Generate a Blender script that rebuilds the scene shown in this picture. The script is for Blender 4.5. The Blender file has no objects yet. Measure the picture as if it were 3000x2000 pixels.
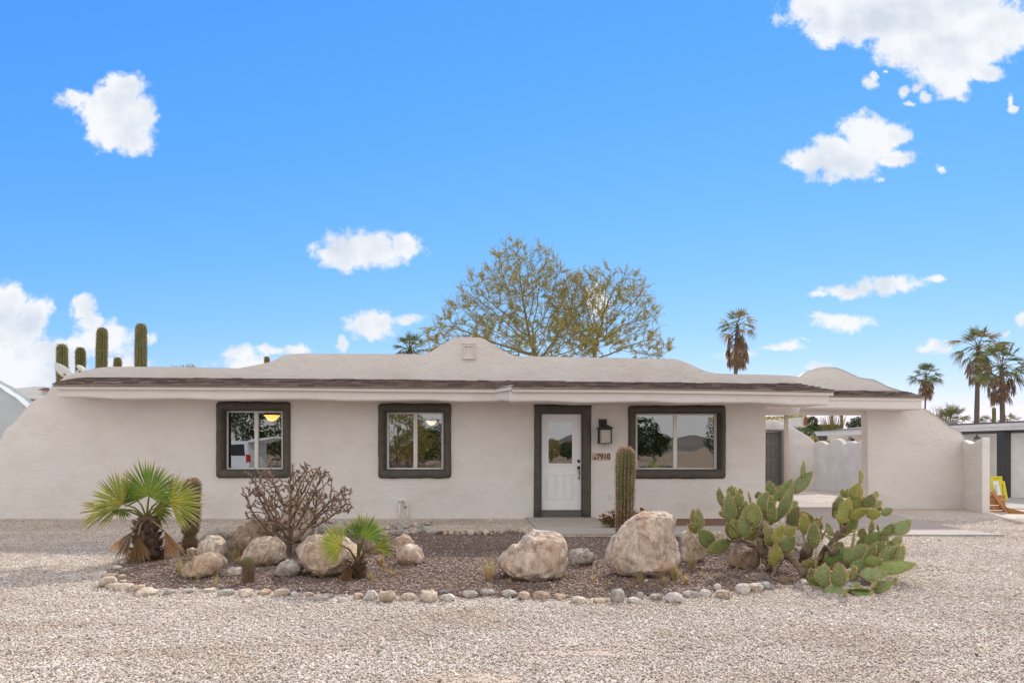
import bpy, bmesh, math, random
import numpy as np
from mathutils import Vector, Matrix, noise, kdtree
from mathutils.geometry import tessellate_polygon
R = math.radians
rnd = random.Random(7)
SC = bpy.context.scene
COL = SC.collection
F = 2000.0; HX = 1500.0; HY = 1310.0; EYE = 1.5      # focal length / principal point of the 3000x2000 photograph, eye height

# ------------------------------------------------------------------ camera
cd = bpy.data.cameras.new('camera'); cam = bpy.data.objects.new('camera', cd); COL.objects.link(cam)
cam.location = (0, 0, EYE); cam.rotation_euler = (R(90), 0, 0)
cd.sensor_width = 36; cd.lens = 24; cd.shift_y = (HY - 1000) / 3000; cd.clip_end = 3000
SC.camera = cam
# ------------------------------------------------------------------ sun, sky, exposure
SUN_EL, SUN_AZ = R(34), R(21)       # behind the house, a little to the right
sd = bpy.data.lights.new('sun', 'SUN'); sun = bpy.data.objects.new('sun', sd); COL.objects.link(sun)
sd.energy = 3.5; sd.angle = R(1.5); sd.color = (1.0, .93, .84)
tosun = Vector((math.sin(SUN_AZ) * math.cos(SUN_EL), math.cos(SUN_AZ) * math.cos(SUN_EL), math.sin(SUN_EL)))
sun.rotation_euler = tosun.to_track_quat('Z', 'Y').to_euler(); sun.location = tosun * 60
EXPO = 0.37; SKY = .15
SC.view_settings.view_transform = 'Standard'; SC.view_settings.look = 'None'
SC.view_settings.exposure = EXPO; SC.view_settings.gamma = 1; SC.view_settings.use_curve_mapping = False

VEIL = 1.22
CLOUDS = [  # centre and radii, in the 3000x2000 picture's units, turned into directions in the sky below
 (344,339,95,88),(360,250,58,30),(222,290,46,22),(272,312,44,34),(380,400,60,44),
 (1062,735,118,46),(1182,724,46,30),(965,745,46,20),(1010,770,40,22),(1090,948,66,36),(1185,936,44,13),
 (23,905,56,62),(105,915,38,40),(80,960,42,48),(34,985,75,42),(247,900,32,30),(270,940,28,24),(304,995,72,44),(436,988,26,12),
 (40,1050,110,45),(150,1035,75,42),(110,1100,150,42),(224,1025,45,34),(370,1072,60,22),
 (700,1035,38,22),(790,1028,38,13),(870,1024,36,12),(1002,1001,16,20),(720,1062,70,20),
 (2660,30,290,92),(2500,62,95,52),(2700,130,120,60),(2850,120,120,62),(2790,205,64,62),(2420,70,60,46),(2450,440,64,40),(2560,430,60,44),(300,330,60,50),(340,400,50,40),(2395,35,80,44),(2437,107,48,24),(2760,180,92,66),(2803,240,46,36),(2884,205,48,24),(2930,80,120,60),
 (2545,237,17,15),(2560,222,10,12),(2594,210,9,5),(2660,262,16,12),(2690,255,14,12),(2712,285,15,12),(2675,300,16,8),(2958,290,9,16),(2970,320,14,14),
 (2527,388,68,46),(2380,466,66,34),(2470,470,96,46),(2616,395,44,32),(2625,460,50,24),(2576,522,14,12),(2755,492,12,7),
 (2474,852,72,16),(2400,862,30,8),(2607,836,78,20),(2737,814,30,8),(2474,945,74,21),(2310,1010,38,12),(2262,1014,30,7),
 (2732,1018,42,17),(2393,1070,30,12),(2155,1037,45,15),(2995,937,20,22),(2947,982,10,5),(2369,996,10,4),(1752,880,30,40)]
w = bpy.data.worlds.new('World'); SC.world = w; w.use_nodes = True
nt = w.node_tree; N = nt.nodes; L = nt.links; N.clear()
def nd(t, **k):
    n = N.new(t)
    for a, b in k.items(): setattr(n, a, b)
    return n
def wmath(op, a, b=None, clamp=False):
    n = nd('ShaderNodeMath', operation=op, use_clamp=clamp)
    for i, v in enumerate((a, b)):
        if v is None: continue
        if isinstance(v, (int, float)): n.inputs[i].default_value = v
        else: L.new(v, n.inputs[i])
    return n.outputs[0]
def wvec(op, a, b=None):
    n = nd('ShaderNodeVectorMath', operation=op)
    for i, v in enumerate((a, b)):
        if v is None: continue
        if isinstance(v, (tuple, list)): n.inputs[i].default_value = v
        else: L.new(v, n.inputs[i])
    return n
sky = nd('ShaderNodeTexSky', sky_type='NISHITA', sun_disc=False, sun_elevation=SUN_EL, sun_rotation=SUN_AZ, altitude=700, air_density=1.0, dust_density=0.0, ozone_density=2.2)
ssep = nd('ShaderNodeSeparateColor'); L.new(sky.outputs[0], ssep.inputs[0]); scmb = nd('ShaderNodeCombineColor'); S_ = SKY * 2 ** EXPO
for i, (a_, g_) in enumerate(((.50, 1.3), (.605, .66), (1.02, .2))):      # the camera's deep, saturated rendering of the blue
    L.new(wmath('MULTIPLY', wmath('POWER', wmath('MULTIPLY', ssep.outputs[i], S_), g_), a_ / S_), scmb.inputs[i])
tc = nd('ShaderNodeTexCoord'); sp = nd('ShaderNodeSeparateXYZ'); L.new(tc.outputs['Generated'], sp.inputs[0])
yy = wmath('MAXIMUM', sp.outputs['Y'], .02)
cb = nd('ShaderNodeCombineXYZ'); L.new(wmath('DIVIDE', sp.outputs['X'], yy), cb.inputs[0]); L.new(wmath('DIVIDE', sp.outputs['Z'], yy), cb.inputs[1])
uv = cb.outputs[0]
no = nd('ShaderNodeTexNoise'); no.inputs['Scale'].default_value = 20; no.inputs['Detail'].default_value = 10; no.inputs['Roughness'].default_value = .62
L.new(uv, no.inputs['Vector'])
wob = wvec('MULTIPLY', wvec('SUBTRACT', no.outputs['Color'], (.5, .5, .5)).outputs[0], (.036, .032, 0)).outputs[0]
uvw = wvec('ADD', uv, wob).outputs[0]
dist = None
for cx, cy, rx, ry in CLOUDS:
    a = wvec('SUBTRACT', uvw, ((cx - HX) / F, (HY - cy) / F, 0)).outputs[0]
    b = wvec('MULTIPLY', a, (F / rx, F / ry, 0)).outputs[0]
    ln = wvec('LENGTH', b).outputs['Value']
    sc_ = wmath('MULTIPLY', wmath('SUBTRACT', ln, 1.16), min(1.0, max(.35, min(rx, ry) / F * 16))) if min(rx, ry) >= 24 else wmath('MULTIPLY', wmath('SUBTRACT', ln, .92 + min(rx, ry) / 110), .26)    # roughly a signed distance
    dist = sc_ if dist is None else wmath('MINIMUM', dist, sc_)
no2 = nd('ShaderNodeTexNoise'); no2.inputs['Scale'].default_value = 38; no2.inputs['Detail'].default_value = 9; no2.inputs['Roughness'].default_value = .65
L.new(uv, no2.inputs['Vector'])
edge = wmath('ADD', dist, wmath('MULTIPLY', wmath('SUBTRACT', no2.outputs[0], .5), .85))
mr = nd('ShaderNodeMapRange', interpolation_type='SMOOTHSTEP'); L.new(edge, mr.inputs[0])
mr.inputs[1].default_value = .13; mr.inputs[2].default_value = -.15; mr.inputs[3].default_value = 0; mr.inputs[4].default_value = 1
front = wmath('GREATER_THAN', sp.outputs['Y'], .05)
mask = wmath('MULTIPLY', mr.outputs[0], front)
# the cloud's own light and grey body
no3 = nd('ShaderNodeTexNoise'); no3.inputs['Scale'].default_value = 14; no3.inputs['Detail'].default_value = 7
L.new(uv, no3.inputs['Vector'])
cr = nd('ShaderNodeValToRGB'); L.new(wmath('ADD', no3.outputs[0], wmath('MAXIMUM', wmath('MULTIPLY', wmath('ADD', dist, .12), .22), -.12)), cr.inputs[0])
K = 1 / S_
cr.color_ramp.elements[0].position = .28; cr.color_ramp.elements[0].color = (.66 * K, .73 * K, .84 * K, 1)
cr.color_ramp.elements[1].position = .54; cr.color_ramp.elements[1].color = (.93 * K, .955 * K, 1.0 * K, 1)
mx = nd('ShaderNodeMixRGB'); L.new(mask, mx.inputs[0]); L.new(scmb.outputs[0], mx.inputs[1]); L.new(cr.outputs[0], mx.inputs[2])
# bright out-of-frame cloud deck, street side and overhead, added to whiten the fill light
vd = wvec('DOT_PRODUCT', tc.outputs['Generated'], (0, -.72, .69)).outputs['Value']
no4 = nd('ShaderNodeTexNoise'); no4.inputs['Scale'].default_value = 3.5; no4.inputs['Detail'].default_value = 7; L.new(tc.outputs['Generated'], no4.inputs['Vector'])
mv = nd('ShaderNodeMapRange', interpolation_type='SMOOTHSTEP'); L.new(wmath('ADD', vd, wmath('MULTIPLY', wmath('SUBTRACT', no4.outputs[0], .5), .8)), mv.inputs[0])
mv.inputs[1].default_value = -.05; mv.inputs[2].default_value = .45; mv.inputs[3].default_value = 0; mv.inputs[4].default_value = .92
mz = nd('ShaderNodeMixRGB'); L.new(mv.outputs[0], mz.inputs[0]); L.new(mx.outputs[0], mz.inputs[1]); mz.inputs[2].default_value = (1.0 * VEIL * K, .965 * VEIL * K, .93 * VEIL * K, 1)
bg = nd('ShaderNodeBackground'); bg.inputs[1].default_value = SKY; L.new(mz.outputs[0], bg.inputs[0])
wo = nd('ShaderNodeOutputWorld'); L.new(bg.outputs[0], wo.inputs[0])
w.cycles.sampling_method = 'MANUAL'; w.cycles.sample_map_resolution = 512

# ------------------------------------------------------------------ helpers
def P(px, py, Y):
    """the world point at depth Y on the line of sight of photo pixel (px, py)"""
    return Vector(((px - HX) * Y / F, Y, EYE + (HY - py) * Y / F))
def GY(py): return EYE * F / (py - HY)          # depth of a ground point
def G(px, py): return P(px, py, GY(py))
def tag(o, label=None, cat=None, group=None, kind=None):
    if label: o['label'] = label
    if cat: o['category'] = cat
    if group: o['group'] = group
    if kind: o['kind'] = kind
    return o
def empty(name, loc=(0, 0, 0)):
    o = bpy.data.objects.new(name, None); o.location = loc; COL.objects.link(o); return o
class MB:
    def __init__(s): s.v = []; s.f = []; s.c = []; s.mi = []; s.cur = (1, 1, 1); s.m = 0
    def vert(s, p, c=None):
        s.v.append(tuple(p)); s.c.append(c or s.cur); return len(s.v) - 1
    def face(s, *i): s.f.append(i); s.mi.append(s.m)
    def poly(s, pts, c=None):
        s.face(*[s.vert(p, c) for p in pts])
    def hexa(s, b, t):
        """box from four bottom and four top points (same turning)"""
        i = [s.vert(p) for p in list(b) + list(t)]
        s.face(i[3], i[2], i[1], i[0]); s.face(*i[4:8])
        for k in range(4):
            j = (k + 1) % 4; s.face(i[k], i[j], i[4 + j], i[4 + k])
    def box(s, x0, y0, z0, x1, y1, z1):
        s.hexa([(x0, y0, z0), (x1, y0, z0), (x1, y1, z0), (x0, y1, z0)], [(x0, y0, z1), (x1, y0, z1), (x1, y1, z1), (x0, y1, z1)])
    def pbox(s, px0, py0, px1, py1, Y, t):
        """upright box whose front face fills a pixel rectangle at depth Y"""
        a = P(px0, py1, Y); b = P(px1, py0, Y); s.box(a.x, Y, a.z, b.x, Y + t, b.z)
    def tube(s, pts, rad, n=6, cap=True, c=None):
        pts = [Vector(p) for p in pts]; rings = []
        up = Vector((0, 0, 1))
        for k, p in enumerate(pts):
            d = (pts[min(k + 1, len(pts) - 1)] - pts[max(k - 1, 0)])
            if d.length < 1e-9: d = Vector((0, 0, 1))
            d.normalize(); a = d.cross(up if abs(d.z) < .9 else Vector((1, 0, 0))).normalized(); b = d.cross(a)
            r = rad[k] if isinstance(rad, (list, tuple)) else rad
            cc = c[k] if isinstance(c, list) else c
            rings.append([s.vert(p + a * (r * math.cos(2 * math.pi * j / n)) + b * (r * math.sin(2 * math.pi * j / n)), cc) for j in range(n)])
        for k in range(len(rings) - 1):
            for j in range(n):
                q = (j + 1) % n; s.face(rings[k][j], rings[k][q], rings[k + 1][q], rings[k + 1][j])
        if cap: s.face(*rings[0][::-1]); s.face(*rings[-1])
    def build(s, name, mats, parent=None, smooth=False, bevel=None, loc=None):
        me = bpy.data.meshes.new(name)
        vs = s.v
        if loc is not None: vs = [(x - loc[0], y - loc[1], z - loc[2]) for x, y, z in vs]
        me.from_pydata(vs, [], s.f)
        at = me.color_attributes.new('Col', 'FLOAT_COLOR', 'POINT')
        arr = np.ones((len(s.v), 4), dtype=np.float32); 
        if len(s.c): arr[:, :3] = np.array(s.c, dtype=np.float32)
        at.data.foreach_set('color', arr.ravel())
        if not isinstance(mats, (list, tuple)): mats = [mats]
        for m in mats: me.materials.append(m)
        if len(mats) > 1: me.polygons.foreach_set('material_index', s.mi)
        if smooth: me.polygons.foreach_set('use_smooth', [True] * len(s.f))
        me.update()
        o = bpy.data.objects.new(name, me); COL.objects.link(o)
        if loc is not None: o.location = loc
        if parent:
            o.parent = parent
            if loc is None: o.matrix_parent_inverse = Matrix.Translation(-Vector(parent.location))
        if bevel:
            b = o.modifiers.new('bevel', 'BEVEL'); b.width = bevel[0]; b.segments = bevel[1]; b.limit_method = 'ANGLE'; b.angle_limit = R(40)
            o.modifiers.new('wn', 'WEIGHTED_NORMAL') if smooth else None
        return o
    def prism(s, loops, Y, t, wob=0):
        """pixel outlines (outer first, then holes) stood up at depth Y and made t thick"""
        L3 = [[P(x, y, Y) for x, y in lp] for lp in loops]
        flat = [p for lp in L3 for p in lp]
        tri = tessellate_polygon([[Vector((p.x, p.z, 0)) for p in lp] for lp in L3])
        a = [s.vert(p) for p in flat]; b = [s.vert(p + Vector((0, t, 0))) for p in flat]
        for q in tri:
            A, B, C = (flat[i] for i in q)
            n = (B - A).cross(C - A)
            q = q if n.y < 0 else q[::-1]
            s.face(*[a[i] for i in q]); s.face(*[b[i] for i in q[::-1]])
        k = 0
        for lp in L3:
            n = len(lp)
            for i in range(n):
                j = (i + 1) % n; s.face(a[k + i], b[k + i], b[k + j], a[k + j])
            k += n
def recalc(o):
    bm = bmesh.new(); bm.from_mesh(o.data); bmesh.ops.recalc_face_normals(bm, faces=bm.faces); bm.to_mesh(o.data); bm.free(); return o
def rectw(x0, y0, x1, y1, w=0, n=1):
    """rectangle outline with n points a side, edges wandering by w pixels (hand-laid plaster)"""
    o = []
    for (a, b, c, d) in ((x0, y0, x1, y0), (x1, y0, x1, y1), (x1, y1, x0, y1), (x0, y1, x0, y0)):
        for i in range(n):
            t = i / n; e = 0 if i == 0 else w
            o.append((a + (c - a) * t + rnd.uniform(-e, e), b + (d - b) * t + rnd.uniform(-e, e)))
    return o

def mat(name, cols, scale=3, detail=6, rough=.9, bump=None, attr=False, spec=.3, metal=0, vor=None, stretch=None, extra=None, trans=0, rnd_obj=0):
    """noise-coloured surface; cols = [(pos, rgb)..]; bump = [(scale, distance)..]"""
    m = bpy.data.materials.new(name); m.use_nodes = True
    n_ = m.node_tree; n_.nodes.clear(); nn = n_.nodes; l = n_.links
    out = nn.new('ShaderNodeOutputMaterial'); b = nn.new('ShaderNodeBsdfPrincipled'); l.new(b.outputs[0], out.inputs[0])
    b.inputs['Roughness'].default_value = rough; b.inputs['Specular IOR Level'].default_value = spec; b.inputs['Metallic'].default_value = metal
    geo = nn.new('ShaderNodeNewGeometry'); pos = geo.outputs['Position']
    if stretch:
        mp = nn.new('ShaderNodeVectorMath'); mp.operation = 'MULTIPLY'; l.new(pos, mp.inputs[0]); mp.inputs[1].default_value = stretch; pos = mp.outputs[0]
    if vor:      # cells of separate colour
        t = nn.new('ShaderNodeTexVoronoi'); t.inputs['Scale'].default_value = vor
        sx = nn.new('ShaderNodeSeparateXYZ'); l.new(t.outputs['Color'], sx.inputs[0]); fac = sx.outputs[0]
        l.new(pos, t.inputs['Vector'])
    else:
        t = nn.new('ShaderNodeTexNoise'); t.inputs['Scale'].default_value = scale; t.inputs['Detail'].default_value = detail; fac = t.outputs[0]
        t.inputs['Roughness'].default_value = .6
        l.new(pos, t.inputs['Vector'])
    r = nn.new('ShaderNodeValToRGB'); l.new(fac, r.inputs[0])
    while len(r.color_ramp.elements) < len(cols): r.color_ramp.elements.new(.5)
    for e, (p, c) in zip(r.color_ramp.elements, cols): e.position = p; e.color = (*c, 1)
    c_ = r.outputs[0]
    if attr:
        at = nn.new('ShaderNodeAttribute'); at.attribute_name = 'Col'
        mxx = nn.new('ShaderNodeMixRGB'); mxx.blend_type = 'MULTIPLY'; mxx.inputs[0].default_value = 1; l.new(c_, mxx.inputs[1]); l.new(at.outputs['Color'], mxx.inputs[2]); c_ = mxx.outputs[0]
    if extra: c_ = extra(n_, pos, c_)
    l.new(c_, b.inputs['Base Color'])
    prev = None
    for (bs, bd) in (bump or []):
        if bs < 0:
            bt = nn.new('ShaderNodeTexVoronoi'); bt.inputs['Scale'].default_value = -bs; h = bt.outputs['Distance']
        else:
            bt = nn.new('ShaderNodeTexNoise'); bt.inputs['Scale'].default_value = bs; bt.inputs['Detail'].default_value = 5; h = bt.outputs[0]
        l.new(pos, bt.inputs['Vector'])
        bb = nn.new('ShaderNodeBump'); bb.inputs['Strength'].default_value = 1; bb.inputs['Distance'].default_value = bd if bs > 0 else -bd
        l.new(h, bb.inputs['Height'])
        if prev: l.new(prev.outputs[0], bb.inputs['Normal'])
        prev = bb
    if prev: l.new(prev.outputs[0], b.inputs['Normal'])
    if trans:
        tr = nn.new('ShaderNodeBsdfTranslucent'); l.new(c_, tr.inputs[0]); ms = nn.new('ShaderNodeMixShader'); ms.inputs[0].default_value = trans
        l.new(b.outputs[0], ms.inputs[1]); l.new(tr.outputs[0], ms.inputs[2]); l.new(ms.outputs[0], out.inputs[0])
    return m
def blotch(scale, lo, hi, col, amt):
    """adds a second, larger mottling (stains, weathering) that belongs to the material"""
    def f(n_, pos, c_):
        nn = n_.nodes; l = n_.links
        t = nn.new('ShaderNodeTexNoise'); t.inputs['Scale'].default_value = scale; t.inputs['Detail'].default_value = 8; t.inputs['Roughness'].default_value = .7
        l.new(pos, t.inputs['Vector'])
        m = nn.new('ShaderNodeMapRange'); m.inputs[1].default_value = lo; m.inputs[2].default_value = hi; m.inputs[3].default_value = 0; m.inputs[4].default_value = amt
        l.new(t.outputs[0], m.inputs[0])
        x = nn.new('ShaderNodeMixRGB'); l.new(m.outputs[0], x.inputs[0]); l.new(c_, x.inputs[1]); x.inputs[2].default_value = (*col, 1); return x.outputs[0]
    return f
def chain(*fs):
    def f(n_, pos, c_):
        for g in fs: c_ = g(n_, pos, c_)
        return c_
    return f
def dots(scale, r0, r1, col):
    def f(n_, pos, c_):
        nn = n_.nodes; l = n_.links
        t = nn.new('ShaderNodeTexVoronoi'); t.inputs['Scale'].default_value = scale; t.inputs['Randomness'].default_value = .55; l.new(pos, t.inputs['Vector'])
        m = nn.new('ShaderNodeMapRange'); m.inputs[1].default_value = r0; m.inputs[2].default_value = r1; m.inputs[3].default_value = .85; m.inputs[4].default_value = 0
        l.new(t.outputs['Distance'], m.inputs[0])
        x = nn.new('ShaderNodeMixRGB'); l.new(m.outputs[0], x.inputs[0]); l.new(c_, x.inputs[1]); x.inputs[2].default_value = (*col, 1); return x.outputs[0]
    return f

STUCCO = mat('stucco', [(.3, (.72, .68, .645)), (.7, (.775, .735, .70))], 1.4, 8, .95, [(4, .016), (12, .010), (38, .007), (160, .002)], spec=.1,
             extra=chain(blotch(.9, .5, .72, (.62, .55, .50), .5), blotch(7, .60, .72, (.60, .54, .50), .22), blotch(60, .66, .72, (.42, .37, .33), .35), blotch(2.4, .60, .66, (.77, .74, .71), .35)), stretch=(1, 1, 1.6))
STUCCO2 = mat('stucco_old', [(.3, (.60, .56, .53)), (.7, (.72, .69, .66))], 2.2, 8, .95, [(6, .012), (40, .006)], spec=.1,
              extra=blotch(1.3, .5, .7, (.50, .46, .42), .4))
PALEBLUE = mat('blue_grey_stucco', [(.3, (.44, .49, .50)), (.7, (.54, .58, .59))], 2, 7, .95, [(7, .01), (45, .005)], spec=.1)
TRIM = mat('trim_paint', [(.3, (.70, .65, .60)), (.7, (.75, .70, .655))], 4, 5, .6, [(40, .001)], spec=.3)
DARK = mat('dark_plaster', [(.3, (.082, .070, .060)), (.7, (.122, .106, .092))], 6, 7, .8, [(7, .012), (45, .004)], spec=.25)
DARKDOOR = mat('grey_brown_paint', [(.3, (.12, .11, .10)), (.7, (.14, .128, .118))], 5, 3, .55, spec=.35)
WHITE = mat('white_paint', [(.3, (.78, .78, .80)), (.7, (.82, .82, .84))], 5, 3, .4, spec=.45)
VINYL = mat('white_frame', [(.3, (.72, .70, .66)), (.7, (.78, .76, .72))], 8, 3, .45, spec=.4)
BRONZE = mat('bronze', [(.3, (.055, .045, .03)), (.7, (.10, .08, .05))], 60, 4, .35, metal=.8)
BLACKM = mat('black_metal', [(.3, (.018, .02, .018)), (.7, (.032, .034, .03))], 30, 4, .5, spec=.5)
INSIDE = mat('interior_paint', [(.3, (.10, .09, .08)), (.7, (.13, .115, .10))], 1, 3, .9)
SHINGLE = mat('shingle', [(.25, (.11, .083, .075)), (.5, (.17, .13, .115)), (.75, (.24, .19, .165))], 4, 8, .95, [(90, .006)], attr=True, spec=.15, stretch=(1, 3, 3))
CONC = mat('concrete', [(.3, (.36, .34, .32)), (.55, (.43, .40, .37)), (.75, (.50, .46, .42))], 2.2, 9, .9, [(60, .002)], spec=.2,
           extra=chain(blotch(1.1, .46, .6, (.42, .29, .21), .6), blotch(3, .55, .7, (.26, .25, .245), .4)), stretch=(.5, 2, 1))
def gravel_mat(name, cols, big, scale=55):
    def ex(n_, pos, c_):
        nn = n_.nodes; l = n_.links
        t = nn.new('ShaderNodeTexNoise'); t.inputs['Scale'].default_value = .55; t.inputs['Detail'].default_value = 6; l.new(pos, t.inputs['Vector'])
        m = nn.new('ShaderNodeMapRange'); m.inputs[1].default_value = .35; m.inputs[2].default_value = .7; m.inputs[3].default_value = .80; m.inputs[4].default_value = 1.12; l.new(t.outputs[0], m.inputs[0])
        x = nn.new('ShaderNodeMixRGB'); x.blend_type = 'MULTIPLY'; x.inputs[0].default_value = 1; l.new(c_, x.inputs[1]); l.new(m.outputs[0], x.inputs[2]); return x.outputs[0]
    return mat(name, cols, vor=scale, rough=.95, bump=[(-scale, .012), (3, .02)], spec=.15, extra=ex)
GRAVEL = gravel_mat('gravel', [(0, (.26, .21, .18)), (.18, (.46, .385, .33)), (.55, (.64, .55, .49)), (1, (.84, .77, .70))], 1)
REDGRAV = gravel_mat('red_gravel', [(0, (.09, .06, .05)), (.3, (.19, .135, .115)), (.7, (.30, .215, .185)), (.9, (.38, .28, .24)), (1, (.62, .54, .49))], 1)
def drift(n_, pos, c_):
    nn = n_.nodes; l = n_.links; mv_ = nn.new('ShaderNodeVectorMath'); mv_.operation = 'MULTIPLY'; l.new(pos, mv_.inputs[0]); mv_.inputs[1].default_value = (.7, 1.6, 1)
    t = nn.new('ShaderNodeTexNoise'); t.inputs['Scale'].default_value = .9; t.inputs['Detail'].default_value = 7; t.inputs['Roughness'].default_value = .65; l.new(mv_.outputs[0], t.inputs['Vector'])
    r = nn.new('ShaderNodeValToRGB'); l.new(t.outputs[0], r.inputs[0]); r.color_ramp.elements[0].position = .36; r.color_ramp.elements[0].color = (.80, .76, .71, 1); r.color_ramp.elements[1].position = .56; r.color_ramp.elements[1].color = (.97, .97, .955, 1)
    x = nn.new('ShaderNodeMixRGB'); x.blend_type = 'MULTIPLY'; x.inputs[0].default_value = 1; l.new(c_, x.inputs[1]); l.new(r.outputs[0], x.inputs[2]); return x.outputs[0]
PEBBLE = mat('pebble', [(.3, (.9, .9, .9)), (.7, (1, 1, 1))], 80, 3, .9, attr=True, spec=.2, extra=drift)
SOIL = mat('soil', [(.3, (.17, .10, .07)), (.7, (.30, .19, .13))], 9, 8, .97, [(30, .02)], spec=.1)
DIRT = mat('dirt', [(.3, (.33, .235, .165)), (.7, (.47, .36, .27))], .4, 8, .97, [(6, .03)], spec=.1)
ASPH = mat('asphalt', [(.3, (.05, .05, .05)), (.7, (.075, .072, .07))], 30, 4, .9)

def glass_mat():
    m = bpy.data.materials.new('window_glass'); m.use_nodes = True; n_ = m.node_tree; n_.nodes.clear(); nn = n_.nodes; l = n_.links
    o = nn.new('ShaderNodeOutputMaterial'); g = nn.new('ShaderNodeBsdfGlossy'); g.inputs['Roughness'].default_value = .0; g.inputs['Color'].default_value = (.9, .93, .95, 1)
    t = nn.new('ShaderNodeBsdfTransparent'); t.inputs[0].default_value = (.55, .56, .54, 1)
    fr = nn.new('ShaderNodeFresnel'); fr.inputs[0].default_value = 1.6
    mm = nn.new('ShaderNodeMath'); mm.operation = 'ADD'; mm.inputs[1].default_value = .23; l.new(fr.outputs[0], mm.inputs[0])
    ms = nn.new('ShaderNodeMixShader'); l.new(mm.outputs[0], ms.inputs[0]); l.new(t.outputs[0], ms.inputs[1]); l.new(g.outputs[0], ms.inputs[2]); l.new(ms.outputs[0], o.inputs[0])
    tx = nn.new('ShaderNodeTexNoise'); tx.inputs['Scale'].default_value = 1.2; tx.inputs['Detail'].default_value = 1
    b = nn.new('ShaderNodeBump'); b.inputs['Distance'].default_value = .0035; l.new(tx.outputs[0], b.inputs['Height']); l.new(b.outputs[0], g.inputs['Normal'])
    gp = nn.new('ShaderNodeNewGeometry'); l.new(gp.outputs['Position'], tx.inputs['Vector'])
    return m
GLASS = glass_mat()
def emis(name, col, s):
    m = bpy.data.materials.new(name); m.use_nodes = True; n_ = m.node_tree; n_.nodes.clear()
    o = n_.nodes.new('ShaderNodeOutputMaterial'); e = n_.nodes.new('ShaderNodeEmission'); e.inputs[0].default_value = (*col, 1); e.inputs[1].default_value = s
    n_.links.new(e.outputs[0], o.inputs[0]); return m
# ------------------------------------------------------------------ ground
def sheet(name, pts, z, m, label=None, thick=.0):
    mb = MB()
    pts = [Vector((p[0], p[1], z)) for p in pts]
    tri = tessellate_polygon([pts]); a = [mb.vert(p) for p in pts]
    for q in tri:
        n = (pts[q[1]] - pts[q[0]]).cross(pts[q[2]] - pts[q[0]])
        mb.face(*[a[i] for i in (q if n.z > 0 else q[::-1])])
    if thick:
        b = [mb.vert(p - Vector((0, 0, thick))) for p in pts]; n = len(pts)
        for i in range(n): j = (i + 1) % n; mb.face(a[i], a[j], b[j], b[i])
    o = mb.build(name, m); tag(o, kind='structure'); return o
sheet('ground', [(-700, -700), (700, -700), (700, 700), (-700, 700)], 0, GRAVEL)
sheet('dirt_ground', [(-500, -500), (500, -500), (500, -3), (-500, -3)], .004, DIRT)
sheet('road', [(-400, -17), (400, -17), (400, -11), (-400, -11)], .008, ASPH)
ISL_PX = [(300,1700),(322,1660),(380,1625),(520,1590),(760,1568),(1130,1566),(1300,1556),(1560,1560),(1590,1572),(1800,1572),(2110,1572),(2290,1588),(2400,1640),(2440,1690),(2400,1715),(2250,1715),(2140,1735),(2000,1742),(1800,1752),(1500,1752),(1250,1748),(1050,1745),(900,1738),(700,1728),(500,1724),(380,1722)]
ISL = [G(x, y) for x, y in ISL_PX]
sheet('red_gravel_bed', ISL, .006, REDGRAV)
BEDR = [G(x, y) for x, y in [(1745,1519.5),(1778,1545),(2140,1545),(2236,1523),(2242,1519.5)]]
sheet('soil_bed', BEDR, .010, SOIL)
sp_ = [(-.25 + .36 * math.cos(a) * (1 + .2 * math.sin(3 * a)), 4.40 + .19 * math.sin(a)) for a in [2 * math.pi * k / 20 for k in range(20)]]; sheet('sand_patch', sp_, .003, mat('sand', [(.3, (.42,.32,.25)), (.7, (.58,.47,.385))], 5, 8, 1, [(60, .006)]))
sp_ = [(.5 + .44 * math.cos(a), 4.98 + .065 * math.sin(a)) for a in [2 * math.pi * k / 16 for k in range(16)]]; sheet('sand_patch', sp_, .003, bpy.data.materials['sand'])
WALK = [G(x, y) for x, y in [(1540,1519),(1742,1519),(1775,1545),(2130,1545),(2215,1512),(2243,1462),(2316,1462),(2438,1484),(2608,1509),(2710,1533),(2846,1560),(2941,1571),(2500,1570),(1900,1569),(1588,1569)]]
sheet('walkway', WALK, .035, CONC, thick=.04)
sheet('carport_slab', [G(2900,1459), G(3200,1459), G(3300,1491), G(2890,1491)], .02, CONC, thick=.03)

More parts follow.
